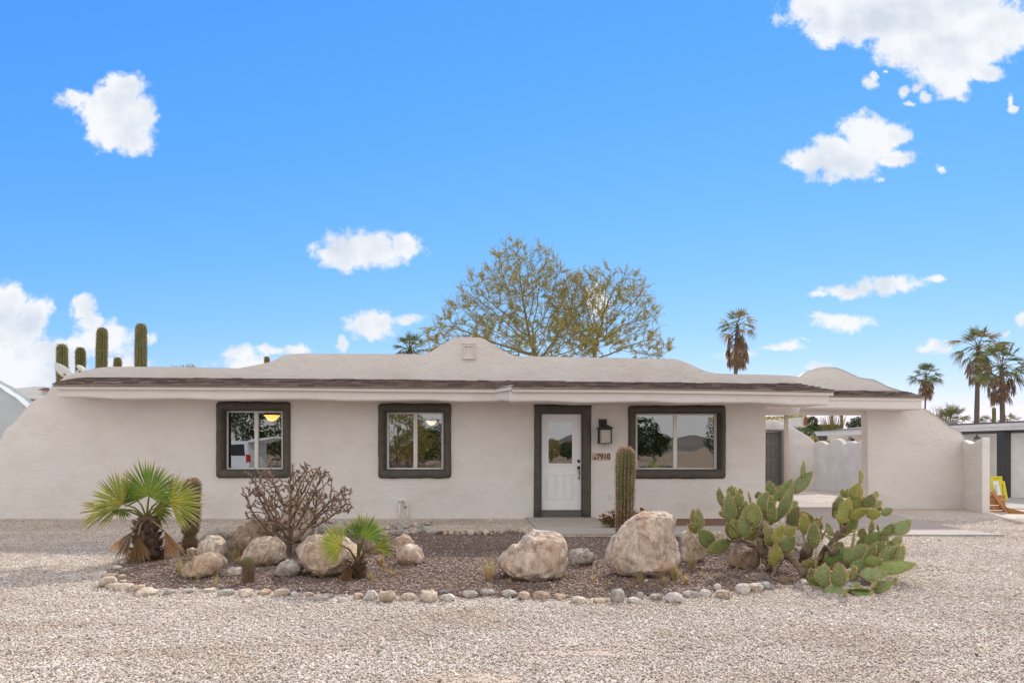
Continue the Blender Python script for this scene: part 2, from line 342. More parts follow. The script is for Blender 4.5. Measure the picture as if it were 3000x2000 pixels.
def inpoly(x, y, poly):
    c = np.zeros(len(x), bool); n = len(poly)
    for i in range(n):
        x1, y1 = poly[i][0], poly[i][1]; x2, y2 = poly[i - 1][0], poly[i - 1][1]
        k = ((y1 > y) != (y2 > y)) & (x < (x2 - x1) * (y - y1) / (y2 - y1 + 1e-12) + x1); c ^= k
    return c
OCT = np.array([(1,0,0),(0,1,0),(-1,0,0),(0,-1,0),(0,0,1),(0,0,-.6)], float)
OF = np.array([(0,1,4),(1,2,4),(2,3,4),(3,0,4),(1,0,5),(2,1,5),(3,2,5),(0,3,5)])
def pebbles(name, x, y, size, cols, wts, seed, z=.004, label=None):
    g = np.random.RandomState(seed); n = len(x)
    s = size * g.lognormal(0, .32, n)
    v = np.repeat(OCT[None], n, 0) * (1 + g.uniform(-.3, .3, (n, 6, 3)))
    v += g.uniform(-.22, .22, (n, 6, 3))
    v *= s[:, None, None] * np.stack([g.uniform(.8, 1.5, n), g.uniform(.7, 1.1, n), g.uniform(.45, .8, n)], 1)[:, None, :]
    a = g.uniform(0, 6.28, n); ca, sa = np.cos(a)[:, None], np.sin(a)[:, None]
    X = v[..., 0] * ca - v[..., 1] * sa; Yv = v[..., 0] * sa + v[..., 1] * ca
    tl = g.uniform(-.5, .5, n)[:, None]; Z = v[..., 2] + X * tl
    V = np.stack([X + x[:, None], Yv + y[:, None], Z + (z + s * .25)[:, None]], -1).reshape(-1, 3)
    Fc = (OF[None] + (np.arange(n) * 6)[:, None, None]).reshape(-1)
    me = bpy.data.meshes.new(name); me.vertices.add(len(V)); me.vertices.foreach_set('co', V.astype(np.float32).ravel())
    me.loops.add(len(Fc)); me.loops.foreach_set('vertex_index', Fc.astype(np.int32))
    nf = len(Fc) // 3; me.polygons.add(nf); me.polygons.foreach_set('loop_start', np.arange(nf, dtype=np.int32) * 3)
    cols = np.array(cols); ci = g.choice(len(cols), n, p=np.array(wts) / sum(wts)); c = cols[ci] * g.uniform(.86, 1.10, (n, 1))
    at = me.color_attributes.new('Col', 'FLOAT_COLOR', 'POINT'); cc = np.ones((n, 6, 4), np.float32); cc[..., :3] = c[:, None, :]
    at.data.foreach_set('color', cc.ravel()); me.materials.append(PEBBLE); me.update(calc_edges=True); me.validate()
    o = bpy.data.objects.new(name, me); COL.objects.link(o); return o
g = np.random.RandomState(3)
def scatter(n, y0, y1, k=1.0, pw=1.6):
    """more stones per square metre close by, fewer far off"""
    u = g.uniform(0, 1, n); a, b = y0 ** (2 - pw), y1 ** (2 - pw); y = (a + (b - a) * u) ** (1 / (2 - pw))
    return g.uniform(-.80, .80, n) * y * k, y
X1, Y1 = scatter(450000, 4.1, 14.3)
clump = np.array([noise.noise(Vector((a * .9, b * 1.3, 3.1))) + .5 * noise.noise(Vector((a * 2.6, b * 3.3, 7))) for a, b in zip(X1, Y1)])
inI = inpoly(X1, Y1, ISL); inW = inpoly(X1, Y1, WALK) | inpoly(X1, Y1, BEDR)
wv = np.array([noise.noise(Vector((a * 5, b * 9, 1))) for a, b in zip(X1, Y1)]) * .5
bare = (((X1 + .25) / .34) ** 2 + ((Y1 - 4.40) / .17) ** 2 + wv < 1) | (((X1 - .5) / .42) ** 2 + ((Y1 - 4.98) / .06) ** 2 + wv < 1)
keep = ~inI & ~inW & ~(bare & (g.uniform(0, 1, len(X1)) < .78)) & (g.uniform(0, 1, len(X1)) < .95 - .5 * np.clip(clump - .18, 0, 1))
keep &= ~((Y1 > 14.2) & (X1 < 5.5))
tag(pebbles('white_gravel', X1[keep], Y1[keep], .0076, [(.77,.69,.62),(.67,.565,.48),(.90,.84,.78),(.46,.38,.32),(.29,.265,.25),(.60,.42,.29)], [38, 27, 20, 8, 4, 4], 5, np.where(True, .004, 0)),
    'pale pinkish white gravel spread over the whole front yard', 'gravel', kind='stuff')
X2, Y2 = scatter(75000, 6.5, 12.6, .8); k2 = inpoly(X2, Y2, ISL)
tag(pebbles('purple_gravel', X2[k2], Y2[k2], .0105, [(.235,.165,.14),(.31,.225,.19),(.17,.12,.105),(.42,.33,.28),(.66,.58,.52),(.40,.26,.17)], [32, 27, 17, 12, 6, 7], 6, .008),
    'dark purplish brown gravel filling the planted bed', 'gravel', kind='stuff')

# ------------------------------------------------------------------ the house
WY = 14.4                     # front wall plane
house = empty('adobe_house', (0, WY, 0)); tag(house, 'long low off-white stucco house with dark window surrounds and curved parapet', 'house')
HOLES = {'w1': (654, 1201, 831, 1376), 'w2': (1128, 1205, 1301, 1376), 'dr': (1585, 1211, 1704, 1516), 'w3': (1860, 1209, 2109, 1376)}
left_edge = [(-260,1600),(-150,1345),(-40,1300),(2,1286),(10,1267),(22,1253),(38,1241),(52,1227),(64,1213),(74,1198),(83,1187),(99,1173),(113,1167),(128,1162),(137,1155),(146,1140),(153,1127),(169,1120)]
wall = MB(); wall.prism([left_edge + [(240,1110),(1500,1118),(2243,1128),(2243,1250),(2242,1400),(2244,1530),(2243,1600)]] +
                        [rectw(*HOLES[k], 0, 1) for k in HOLES], WY, .26)
wo_ = wall.build('wall', STUCCO, house)
side = MB(); HXL, HXR = P(170, 0, WY).x, P(2243, 0, WY).x
side.box(HXL, WY + .26, 0, HXL + .25, 22, 2.72); side.box(HXR - .25, WY + .26, 0, HXR, 22, 2.72); side.box(HXL + .25, 21.75, 0, HXR - .25, 22, 2.72)
side.build('side_wall', STUCCO, house)
rt = MB(); rt.box(HXL + .25, WY + .27, 2.52, HXR - .25, 21.74, 2.70); rt.build('flat_roof', STUCCO, house)
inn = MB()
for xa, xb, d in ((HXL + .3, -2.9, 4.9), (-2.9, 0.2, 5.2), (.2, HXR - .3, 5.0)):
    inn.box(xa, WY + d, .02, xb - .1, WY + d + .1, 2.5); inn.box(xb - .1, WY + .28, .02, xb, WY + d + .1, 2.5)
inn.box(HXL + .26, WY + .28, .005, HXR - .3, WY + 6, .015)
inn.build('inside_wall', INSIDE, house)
# parapet
para = [(169,1119),(191,1103),(220,1092),(255,1085),(287,1077),(319,1073.6),(415,1073.6),(510,1075),(638,1077),(701,1078.7),(733,1072),(750,1069),(775,1064),(797,1058),(812,1050),(829,1042),(850,1037),(893,1035.7),(1000,1036),(1120,1036.5),(1243,1037),(1256,1034),(1271,1024),(1290,1012),(1311.6,999.4),(1328,991),(1344,988),(1376,987),(1408.5,989),(1422,994),(1445,1009),(1465,1021.6),(1482,1031),(1497,1038.6),(1513,1042.6),(1600,1044),(1750,1047),(1900,1050),(1978,1051),(1998,1057),(2038,1074),(2060,1084),(2079,1090),(2100,1093.5),(2139,1094.9),(2252,1097.7),(2308,1099.7),(2335,1102),(2347,1107),(2350,1115),(2349,1160),(2100,1160),(1493,1150),(1150,1140),(750,1140),(240,1140),(180,1136)]
pm = MB(); pm.prism([para], WY - .12, .34); pm.build('parapet', STUCCO, house, smooth=True, bevel=(.075, 4))
nic = MB(); 
# small sunken niche in the middle hump: a raised plaster rim round a shallow hollow
nx0, ny0, nx1, ny1 = 1357, 1007, 1390, 1051
nic.prism([rectw(nx0, ny0, nx1, ny1), rectw(nx0 + 5, ny0 + 8, nx1 - 5, ny1 - 3)], WY - .15, .05); nic.build('niche', STUCCO, house, smooth=True, bevel=(.014, 3))
# eaves
YL, YR, YW = 13.5, 13.0, 15.9
def strip(mb, a, b, t, lo=0):
    """vertical board between two ends; each end = (x, y, ztop, zbot)"""
    (x0, y0, t0, b0), (x1, y1, t1, b1) = a, b
    d = Vector((x1 - x0, y1 - y0, 0)).normalized(); n = Vector((-d.y, d.x, 0)) * t
    mb.hexa([(x0, y0, b0), (x1, y1, b1), (x1 + n.x, y1 + n.y, b1), (x0 + n.x, y0 + n.y, b0)], [(x0, y0, t0), (x1, y1, t1), (x1 + n.x, y1 + n.y, t1), (x0 + n.x, y0 + n.y, t0)])
def E(px, pt, pb, Y, off=0):
    a = P(px, pt, Y); b = P(px, pb, Y); return (a.x, Y + off, a.z, b.z)
trim = MB(); band = MB()
segsL = [(155,1126,1139.5,1165,YL),(420,1127.5,1140.5,1170,YL),(750,1129.5,1142,1171.5,YL),(1150,1133,1147,1175,YL),(1451,1134.5,1149,1177,YL),(1497,1127,1141,1173,YR)]
for (x0,t0,m0,b0,Y0),(x1,t1,m1,b1,Y1_) in zip(segsL, segsL[1:]):
    strip(trim, E(x0,t0,m0,Y0), E(x1,t1,m1,Y1_), .05)
strip(trim, (P(1497,0,YR).x + .001, YR, P(0,1127,YR).z, P(0,1141,YR).z), (P(1497,0,YR).x + .02, YR, P(0,1134,YR).z, P(0,1147,YR).z), .05)
segsR = [(1499,1134,1147.5,1178,YR),(1800,1135.5,1149,1180,YR),(2100,1139,1153,1181,YR),(2442,1145,1158,1188,YR)]
for (x0,t0,m0,b0,Y0),(x1,t1,m1,b1,Y1_) in zip(segsR, segsR[1:]): strip(trim, E(x0,t0,m0,Y0), E(x1,t1,m1,Y1_), .05)
def bandpiece(segs, px_in=4):
    mb = MB(); rows = []
    for i, (x, t, m, b, Y) in enumerate(segs):
        xx = x + (px_in if i == 0 else (-abs(px_in) if i == len(segs) - 1 else 0))
        p = P(xx, m, Y); q = P(xx, b, Y); w_ = .016 * math.sin(i * 2.1)
        rows.append([(p.x, Y + .06, p.z + .07), (p.x, Y + .06, q.z + .01 + w_), (p.x, WY - .001, q.z + .05 + w_), (p.x, WY - .001, p.z + .07)])
    idx = [[mb.vert(v) for v in r] for r in rows]
    for a, b in zip(idx, idx[1:]):
        for k in range(4): j = (k + 1) % 4; mb.face(a[k], b[k], b[j], a[j])
    mb.face(*idx[0]); mb.face(*idx[-1][::-1]); return mb
def dens(segs, n):
    o = []
    for a, b in zip(segs, segs[1:]):
        for k in range(n): t = k / n; o.append(tuple(a[i] + (b[i] - a[i]) * t for i in range(5)))
    return o + [segs[-1]]
for sg, pi_ in ((segsL[:5] + [(1504,1127,1141,1172,YR + .014)], 4), (segsR, -8)):
    o = recalc(bandpiece(dens(sg, 3), pi_).build('fascia_band', STUCCO, house, smooth=True, bevel=(.045, 4)))
trim_o = recalc(trim.build('fascia_board', TRIM, house))
# shingles: overlapping courses of tabs
def shingles(name, top, bot, nc, seed, clipL=None):
    """top / bot: polylines of world points with the same count"""
    rr = random.Random(seed); mb = MB()
    def lerpline(pl, s):
        n = len(pl) - 1; s = max(0, min(.99999, s)) * n; i = int(s); return pl[i].lerp(pl[i + 1], s - i)
    Lg = (top[-1] - top[0]).length
    base = [(lerpline(top, s / 40) - Vector((0, 0, .035)), lerpline(bot, s / 40) - Vector((0, 0, .02))) for s in range(41)]
    for a, b in zip(base, base[1:]):
        mb.cur = (.6, .6, .6); mb.hexa([a[1] - Vector((0,0,.006)), b[1] - Vector((0,0,.006)), b[0] - Vector((0,0,.03)), a[0] - Vector((0,0,.03))], [a[1], b[1], b[0], a[0]])
    for c in range(nc):
        t0 = 1 - c / nc; t1 = max(0, t0 - 1.25 / nc); x = -rr.uniform(0, .2)
        while x < Lg:
            wd = rr.uniform(.16, .36); s0 = max(0, x / Lg); s1 = min(1, (x + wd - .006) / Lg); x += wd
            if s1 <= s0: continue
            e = rr.uniform(-.008, .008); k = rr.uniform(.6, 1.3); mb.cur = (k, k * rr.uniform(.94, 1.0), k * rr.uniform(.9, 1.0))
            def q(s, t, dz): 
                A = lerpline(top, s); B = lerpline(bot, s); p = A.lerp(B, t); return p + Vector((0, 0, dz))
            thick = rr.uniform(.012, .030)
            tt = min(1.012, t0 + e)
            lo = [q(s0, tt, .004), q(s1, tt, .004), q(s1, t1, -.012), q(s0, t1, -.012)]
            hi = [q(s0, tt, .004 + thick), q(s1, tt, .004 + thick), q(s1, t1, -.004), q(s0, t1, -.004)]
            mb.hexa(lo, hi)
    return recalc(mb.build(name, SHINGLE, house))
def pl(pts, Y): return [P(x, y, Y) for x, y in pts]
tl = pl([(172,1118),(237,1104),(750,1107.4),(1150,1110.5),(1493,1115)], WY - .10)
bl = pl([(153,1126),(240,1127),(750,1129.5),(1150,1133),(1451,1134.5)], YL - .03)
def resample(p, n):
    d = [0]
    for a, b in zip(p, p[1:]): d.append(d[-1] + (b - a).length)
    o = []
    for k in range(n):
        s = d[-1] * k / (n - 1); i = max(j for j in range(len(p) - 1) if d[j] <= s + 1e-9); o.append(p[i].lerp(p[i + 1], (s - d[i]) / (d[i + 1] - d[i])))
    return o
shingles('shingle_roof', resample(tl, 20), resample(bl, 20), 5, 1)
shingles('shingle_roof', resample(pl([(1493,1115),(1614,1116.5),(2100,1121.8),(2333,1123)], WY - .10), 20), resample(pl([(1499,1134),(1800,1135.5),(2100,1138.5),(2444,1145)], YR - .03), 20), 6, 2)
shingles('shingle_roof', [P(1440,1114.5,WY - .1), P(1493,1115,WY - .1)], [P(1449,1134,YL - .03), P(1499,1127,YR - .03)], 4, 3)
# lintel beams
bm_ = MB(); bm_.prism([[(2200,1191),(2335,1189),(2343,1193),(2341,1208),(2334,1212),(2240,1213),(2200,1214)]], WY + .03, .30); bm_.build('beam', STUCCO, house, smooth=True, bevel=(.045, 4))
# carport wing
WG = 16.7
wg = MB(); wg.prism([[(2533,1196),(2707,1196),(2724,1207),(2741,1217),(2760,1232),(2775,1244),(2792,1253),(2809,1262),(2817,1272),(2826,1290),(2819,1340),(2818,1420),(2820,1530),(2541,1530),(2541,1400),(2540,1250),(2538,1215)]], WG, .24)
wg.build('carport_wall', STUCCO, house, smooth=True, bevel=(.035, 3))
bm2 = MB(); a = P(2240,1215,WG); b = P(2545,1196,WG); bm2.box(a.x, WG + .03, a.z, b.x, WG + .30, b.z + .1); bm2.build('carport_beam', STUCCO, house, smooth=True, bevel=(.03, 3))
segsW = [(2320,1157,1170,1194,YW),(2443,1158.5,1171.5,1196,YW),(2708.5,1162,1173.5,1200,YW)]
tw = MB()
for (x0,t0,m0,b0,Y0),(x1,t1,m1,b1,Y1_) in zip(segsW, segsW[1:]): strip(tw, E(x0,t0,m0,Y0), E(x1,t1,m1,Y1_), .05)
recalc(tw.build('fascia_board', TRIM, house))
mbw = MB(); rows = []
for (x, t, m, b, Y) in dens(segsW, 2):
    p = P(x - (4 if x > 2700 else 0), m, Y); q = P(x, b, Y); rows.append([(p.x, Y + .03, p.z + .05), (p.x, Y + .03, q.z), (p.x, WG - .002, q.z + .01), (p.x, WG - .002, p.z + .05)])
idx = [[mbw.vert(v) for v in r] for r in rows]
for a, b in zip(idx, idx[1:]):
    for k in range(4): j = (k + 1) % 4; mbw.face(a[k], b[k], b[j], a[j])
mbw.face(*idx[0]); mbw.face(*idx[-1][::-1]); recalc(mbw.build('fascia_band', STUCCO, house, smooth=True, bevel=(.035, 4)))
shingles('shingle_roof', resample(pl([(2330,1142.5),(2443,1143.5),(2637,1145),(2650,1147)], WG - .02), 12), resample(pl([(2320,1157),(2443,1158.5),(2600,1160.5),(2710,1162)], YW - .03), 12), 5, 4)
pw = [(2320,1118),(2346,1101),(2363,1089),(2375,1084),(2390,1079),(2418,1076),(2452,1077),(2469,1083),(2492,1094),(2516,1105),(2535,1108),(2557,1110.5),(2574,1118),(2598,1131),(2620,1138),(2645,1146),(2650,1190),(2320,1190)]
pwm = MB(); pwm.prism([pw], WG + .001, .24); pwm.build('parapet', STUCCO, house, smooth=True, bevel=(.05, 4))
cr_ = MB(); cr_.box(P(2243,0,WY).x + .02, WG + .3, 2.50, P(2700,0,WG).x, 20.2, 2.62); cr_.build('carport_roof', STUCCO, house)
pst = MB(); a = P(2303, 1216, WG + .15); pst.tube([(a.x, WG + .15, 0), (a.x + .01, WG + .15, 1.2), (a.x, WG + .15, a.z + .02)], [.052, .049, .05], 12); pst.build('post', mat('peeled_log', [(.3, (.50, .42, .36)), (.7, (.62, .54, .47))], 6, 6, .9, [(20, .004)], stretch=(4, 4, .4)), house, smooth=True)
# windows
def rrect(r, rad, wob, hash_=0):
    """rounded rectangle outline (pixels), 64 points, edges slightly uneven as hand-laid plaster is"""
    x0, y0, x1, y1 = r; o = []
    for cx, cy, a0 in ((x1 - rad, y0 + rad, -90), (x1 - rad, y1 - rad, 0), (x0 + rad, y1 - rad, 90), (x0 + rad, y0 + rad, 180)):
        for k in range(5): a = R(a0 + 90 * k / 4); o.append((cx + rad * math.cos(a), cy + rad * math.sin(a)))
        nx = {-90: (x1, y1 - rad), 0: (x0 + rad, y1), 90: (x0, y0 + rad), 180: (x1 - rad, y0)}[a0]; l = o[-1]
        for k in range(1, 12): t = k / 12; o.append((l[0] + (nx[0] - l[0]) * t, l[1] + (nx[1] - l[1]) * t))
    return [(x + wob * noise.noise(Vector((x * .03, y * .03, hash_))) * 2, y + wob * noise.noise(Vector((x * .03, y * .03, hash_ + 50))) * 2) for x, y in o]
def surround(name, outl, inl, closed=True, h=.085):
    mb = MB(); K_ = 9; rows = []
    for (xo, yo), (xi, yi) in zip(outl, inl):
        a, b = P(xo, yo, WY), P(xi, yi, WY); r_ = [mb.vert((a.x, WY + .004, a.z))]
        for k in range(K_ + 1):
            t = k / K_; p = a.lerp(b, t); d = h * (1 - abs(2 * t - 1) ** 2.6) ** .75 if 0 < t < 1 else 0
            if t > .5: d = max(d, .02)
            r_.append(mb.vert((p.x, WY - d - .004, p.z)))
        r_.append(mb.vert((b.x, WY + .2, b.z))); rows.append(r_)
    n = len(rows)
    for i in range(n if closed else n - 1):
        a, b = rows[i], rows[(i + 1) % n]
        for k in range(len(a) - 1): mb.face(a[k], b[k], b[k + 1], a[k + 1])
    if not closed: mb.face(*rows[0][::-1]); mb.face(*rows[-1])
    o = recalc(mb.build(name, DARK, house, smooth=True)); return o
def window(name, outer, hole, frame, mull, lab):
    s = surround('window_surround', rrect(outer, 9, .9, hash_=outer[0]), rrect(hole, 1.5, .4, hash_=hole[0]))
    rv = MB(); GYY = WY + .15
    x0, y0, x1, y1 = hole
    # reveal lining the opening
    A = P(x0, y1, WY); B = P(x1, y0, WY)
    for q in ((A.x + .001, WY - .02, A.z, A.x + .012, WY + .262, B.z), (B.x - .012, WY - .02, A.z, B.x - .001, WY + .262, B.z), (A.x + .012, WY - .02, B.z - .012, B.x - .012, WY + .262, B.z - .001), (A.x + .012, WY - .02, A.z + .001, B.x - .012, WY + .262, A.z + .012)): rv.box(*q)
    rv.build('reveal', DARK, s)
    x0, y0, x1, y1 = frame; fw = 5.0
    fr = MB(); fr.prism([rectw(x0, y0, x1, y1), rectw(x0 + fw, y0 + fw, x1 - fw, y1 - fw)], GYY, .06)
    fr.pbox(mull - 3.5, y0 + fw - .5, mull + 3.5, y1 - fw + .5, GYY + .005, .05)
    wf = fr.build('window_frame', VINYL, house)
    for (xa, xb, dy) in ((x0 + fw, mull - 3.5, .03), (mull + 3.5, x1 - fw, .042)):
        pn = MB(); pn.poly([P(xa - 1, y1 - fw + 1, GYY + dy), P(xb + 1, y1 - fw + 1, GYY + dy), P(xb + 1, y0 + fw - 1, GYY + dy), P(xa - 1, y0 + fw - 1, GYY + dy)])
        pn.build('pane', GLASS, wf)
        sr = MB(); sr.prism([rectw(xa + .2, y0 + fw + .2, xb - .2, y1 - fw - .2), rectw(xa + 2.2, y0 + fw + 2.2, xb - 2.2, y1 - fw - 2.2)], GYY + .012, .03); sr.build('sash', VINYL, wf)
window('w1', (634,1176,852,1400), HOLES['w1'], (661,1201,832,1377), 751, '')
window('w2', (1108,1181,1322,1401), HOLES['w2'], (1132,1205,1301,1377), 1217, '')
window('w3', (1840,1187,2126,1402), HOLES['w3'], (1860,1209,2100,1377), 1978, '')
st = MB(); st.pbox(2077,1222,2090,1235, WY + .17, .004); stk = st.build('sticker', mat('sticker', [(.3, (.62,.60,.30)), (.7, (.66,.63,.34))]), house)
# door
def lerp2(pts, n):
    o = []
    for (a, b), (c, d) in zip(pts, pts[1:]):
        for k in range(n): t = k / n; o.append((a + (c - a) * t, b + (d - b) * t))
    return o + [pts[-1]]
oo = [(x + 1.2 * noise.noise(Vector((x * .03, y * .03, 3))), y + 1.2 * noise.noise(Vector((x * .03, y * .03, 9)))) for x, y in lerp2([(1563,1519),(1565,1300),(1564.5,1186),(1569,1184),(1728,1184),(1732.5,1186.5),(1732,1300),(1731,1519)], 6)]
ii = lerp2([(1585,1519),(1585,1300),(1585,1213),(1586,1211.5),(1703,1211.5),(1704,1213),(1704,1300),(1704,1519)], 6)
dsu = surround('door_surround', oo, ii, closed=False, h=.075)
dr = empty('door', (0, WY + .06, 0)); dr.parent = house; dr.matrix_parent_inverse = Matrix.Translation(-house.location)
def sub(mb, name, m, **k): return mb.build(name, m, dr, **k)
DY = WY + .06
dl = MB(); dl.prism([rectw(1587,1213,1702.5,1493), rectw(1607,1236,1676,1357)], DY, .045); sub(dl, 'door_leaf', WHITE)
mo = MB()
mo.prism([rectw(1601,1230,1682,1363), rectw(1606.5,1235.5,1676.5,1357.5)], DY - .016, .017)
for (x0, y0, x1, y1) in ((1601,1387,1631.5,1460.5), (1650.5,1387,1678.5,1460.5)):
    mo.prism([rectw(x0, y0, x1, y1), rectw(x0 + 2.2, y0 + 2.2, x1 - 2.2, y1 - 2.2)], DY - .016, .017)
    mo.prism([rectw(x0 + 6, y0 + 6, x1 - 6, y1 - 6)], DY - .012, .013)
sub(mo, 'moulding', WHITE, bevel=(.004, 2))
dg = MB(); dg.poly([P(1606,1358,DY + .01), P(1677,1358,DY + .01), P(1677,1235,DY + .01), P(1606,1235,DY + .01)]); sub(dg, 'pane', GLASS)
th = MB(); th.pbox(1585.5,1494.5,1703.5,1499, WY + .02, .2); th.pbox(1585.5,1499,1703.5,1521, WY - .0, .2); sub(th, 'threshold', DARKDOOR)
jb = MB(); jb.pbox(1583,1211.5,1586.5,1494, WY + .03, .12); jb.pbox(1703,1211.5,1706,1494, WY + .03, .12); jb.pbox(1583,1209,1706,1212.5, WY + .03, .12); sub(jb, 'jamb', DARKDOOR)
def disc(mb, c, r, d, n=14):
    mb.tube([c + Vector((0, 0, 0)), c + Vector((0, -d * .6, 0)), c + Vector((0, -d, 0))], [r, r, r * .6], n)
hd = MB(); disc(hd, P(1695,1350,DY), .034, .02); disc(hd, P(1695,1350,DY - .02), .014, .02); sub(hd, 'deadbolt', BRONZE, smooth=True)
hd = MB(); c0 = P(1695,1369,DY); disc(hd, c0, .034, .025); c1 = P(1696,1401,DY); disc(hd, c1, .017, .02)
hd.tube([c0 + Vector((0,-.02,-.02)), c0 + Vector((.004,-.055,-.05)), (c0 + c1) / 2 + Vector((.01,-.065,-.02)), c1 + Vector((0,-.045,.04)), c1 + Vector((0,-.015,0))], [.012,.012,.011,.009,.010], 8)
sub(hd, 'handle', BRONZE, smooth=True)
# wall lantern
LY = WY - .03
lan = empty('wall_lantern', P(1772,1297,WY - .12)); tag(lan, 'black metal coach lantern on the wall between the front door and big window', 'wall lamp')
mb = MB(); mb.pbox(1754,1227,1778,1252, WY - .025, .024); mb.tube([P(1766,1240,WY - .02), P(1770,1232,WY - .07), P(1772,1233,WY - .11)], .012, 8)
mb.build('back_plate', BLACKM, lan)
lc = P(1772,1255,WY - .13); 
def frust(mb, c, z0, r0, z1, r1):
    mb.hexa([(c.x - r0, c.y - r0, z0), (c.x + r0, c.y - r0, z0), (c.x + r0, c.y + r0, z0), (c.x - r0, c.y + r0, z0)], [(c.x - r1, c.y - r1, z1), (c.x + r1, c.y - r1, z1), (c.x + r1, c.y + r1, z1), (c.x - r1, c.y + r1, z1)])
zt = lc.z; pxm = WY / F
mb = MB(); frust(mb, lc, zt, .165, zt + .012, .165); frust(mb, lc, zt + .0125, .16, zt + .075, .055); frust(mb, lc, zt + .0755, .04, zt + .115, .03); frust(mb, lc, zt + .1155, .045, zt + .125, .045); frust(mb, lc, zt + .1255, .03, zt + .17, .018)
mb.build('lantern_cap', BLACKM, lan)
zb = P(0,1297,WY - .13).z; mb = MB(); r_ = .122
for sx in (-1, 1):
    for sy in (-1, 1): mb.box(lc.x + sx * r_ - .011, lc.y + sy * r_ - .011, zb, lc.x + sx * r_ + .011, lc.y + sy * r_ + .011, zt)
frust(mb, lc, zb - .012, .135, zb - .0005, .135)
frust(mb, lc, zt - .03, .118, zt - .001, .118)
mb.build('lantern_frame', BLACKM, lan)
LG = mat('seeded_glass', [(.3, (.40,.34,.28)), (.7, (.52,.46,.40))], 14, 4, .25, [(40, .003)], spec=.5)
mb = MB(); frust(mb, lc, zb, .108, zt - .031, .108); mb.build('lantern_glass', LG, lan)
# house number tile
pq = empty('house_number_tile', P(1763,1348,WY - .02)); tag(pq, 'terracotta tile with black numerals 7910 beside the front door', 'house number')
TILE = mat('terracotta_tile', [(.3, (.52,.33,.24)), (.5, (.58,.42,.33)), (.75, (.62,.36,.28))], 14, 5, .5)
mb = MB(); mb.pbox(1736,1326,1789,1347.5, WY - .018, .017); mb.build('tile', TILE, pq, bevel=(.004, 2))
fnt = MB()
tcv = bpy.data.curves.new('numerals', 'FONT'); tcv.body = '7910'; tcv.size = .175; tcv.extrude = .002; tcv.offset = .0045; tcv.space_character = 1.02
tob = bpy.data.objects.new('numerals', tcv); COL.objects.link(tob); dg_ = bpy.context.evaluated_depsgraph_get()
tme = bpy.data.meshes.new_from_object(tob.evaluated_get(dg_)); bpy.data.objects.remove(tob)
tme.materials.append(BLACKM); to = bpy.data.objects.new('numerals', tme); COL.objects.link(to)
xs = [v.co.x for v in tme.vertices]; ys = [v.co.y for v in tme.vertices]; a = P(1748.5,1345,WY - .0205); b = P(1787.5,1328.5,WY - .0205)
sx, sz = (b.x - a.x) / (max(xs) - min(xs)), (b.z - a.z) / (max(ys) - min(ys))
for v in tme.vertices: v.co = Vector((a.x + (v.co.x - min(xs)) * sx, WY - .0205 - v.co.z, a.z + (v.co.y - min(ys)) * sz))
to.parent = pq; to.matrix_parent_inverse = Matrix.Translation(-pq.location)
mb = MB(); mb.prism([[(1739,1345),(1739,1342),(1741,1339),(1743.2,1339),(1743.6,1332),(1744.6,1331),(1745.2,1339.5),(1746.6,1342),(1746,1345)]], WY - .021, .004)
mb.build('emblem', mat('emblem_brown', [(.3, (.16,.07,.04)), (.7, (.2,.09,.05))]), pq)
# outlet cover, gas pipe
mb = MB(); mb.pbox(1786,1444.5,1791.5,1459, WY - .03, .029); tag(mb.build('outlet_cover', VINYL, bevel=(.006, 2)), 'small white outlet box low on the wall left of the saguaro', 'outlet box')
mb = MB(); q = lambda x, y, d=.06: P(x, y, WY - d)
mb.tube([q(1170,1530), q(1170.5,1500), q(1170,1474), q(1172,1467), q(1176,1464), q(1184,1464), q(1188,1466), q(1191,1472), q(1193,1495), q(1195,1530)], .024, 10)
pp = mb.build('gas_pipe', VINYL, smooth=True); tag(pp, 'painted pipe loop rising from the gravel against the wall below the middle window', 'pipe')
mb = MB(); mb.tube([q(1191,1484,.07), q(1187,1485,.09), q(1184,1483,.10)], [.02, .022, .012], 8); mb.build('valve', mat('old_brass', [(.3, (.2,.15,.1)), (.7, (.3,.24,.18))], 20, 3, .5, metal=.4), pp)
# room lamps seen through the windows
for (x, y, Y, r, col, s, lb) in ((797,1216,17.2,.20,(1.0,.48,.10),3.2,'amber glass bowl lamp glowing inside the left window'), (1264,1233,18.6,.155,(1.0,.62,.42),2.2,'pale pink glass bowl lamp glowing inside the middle window')):
    c = P(x, y, Y); la = empty('ceiling_lamp', c); tag(la, lb, 'ceiling lamp', 'bowl lamps in the rooms')
    mb = MB(); mb.tube([c + Vector((0,0,-r*.75)), c + Vector((0,0,-r*.62)), c + Vector((0,0,-r*.3)), c + Vector((0,0,0))], [r*.12, r*.5, r*.72, r], 20); mb.build('lamp_shade', emis('lamp_glow', col, s), la, smooth=True)
    mb = MB(); mb.tube([c, (c.x, c.y, 2.5)], .012, 8); mb.build('rod', BRONZE, la)
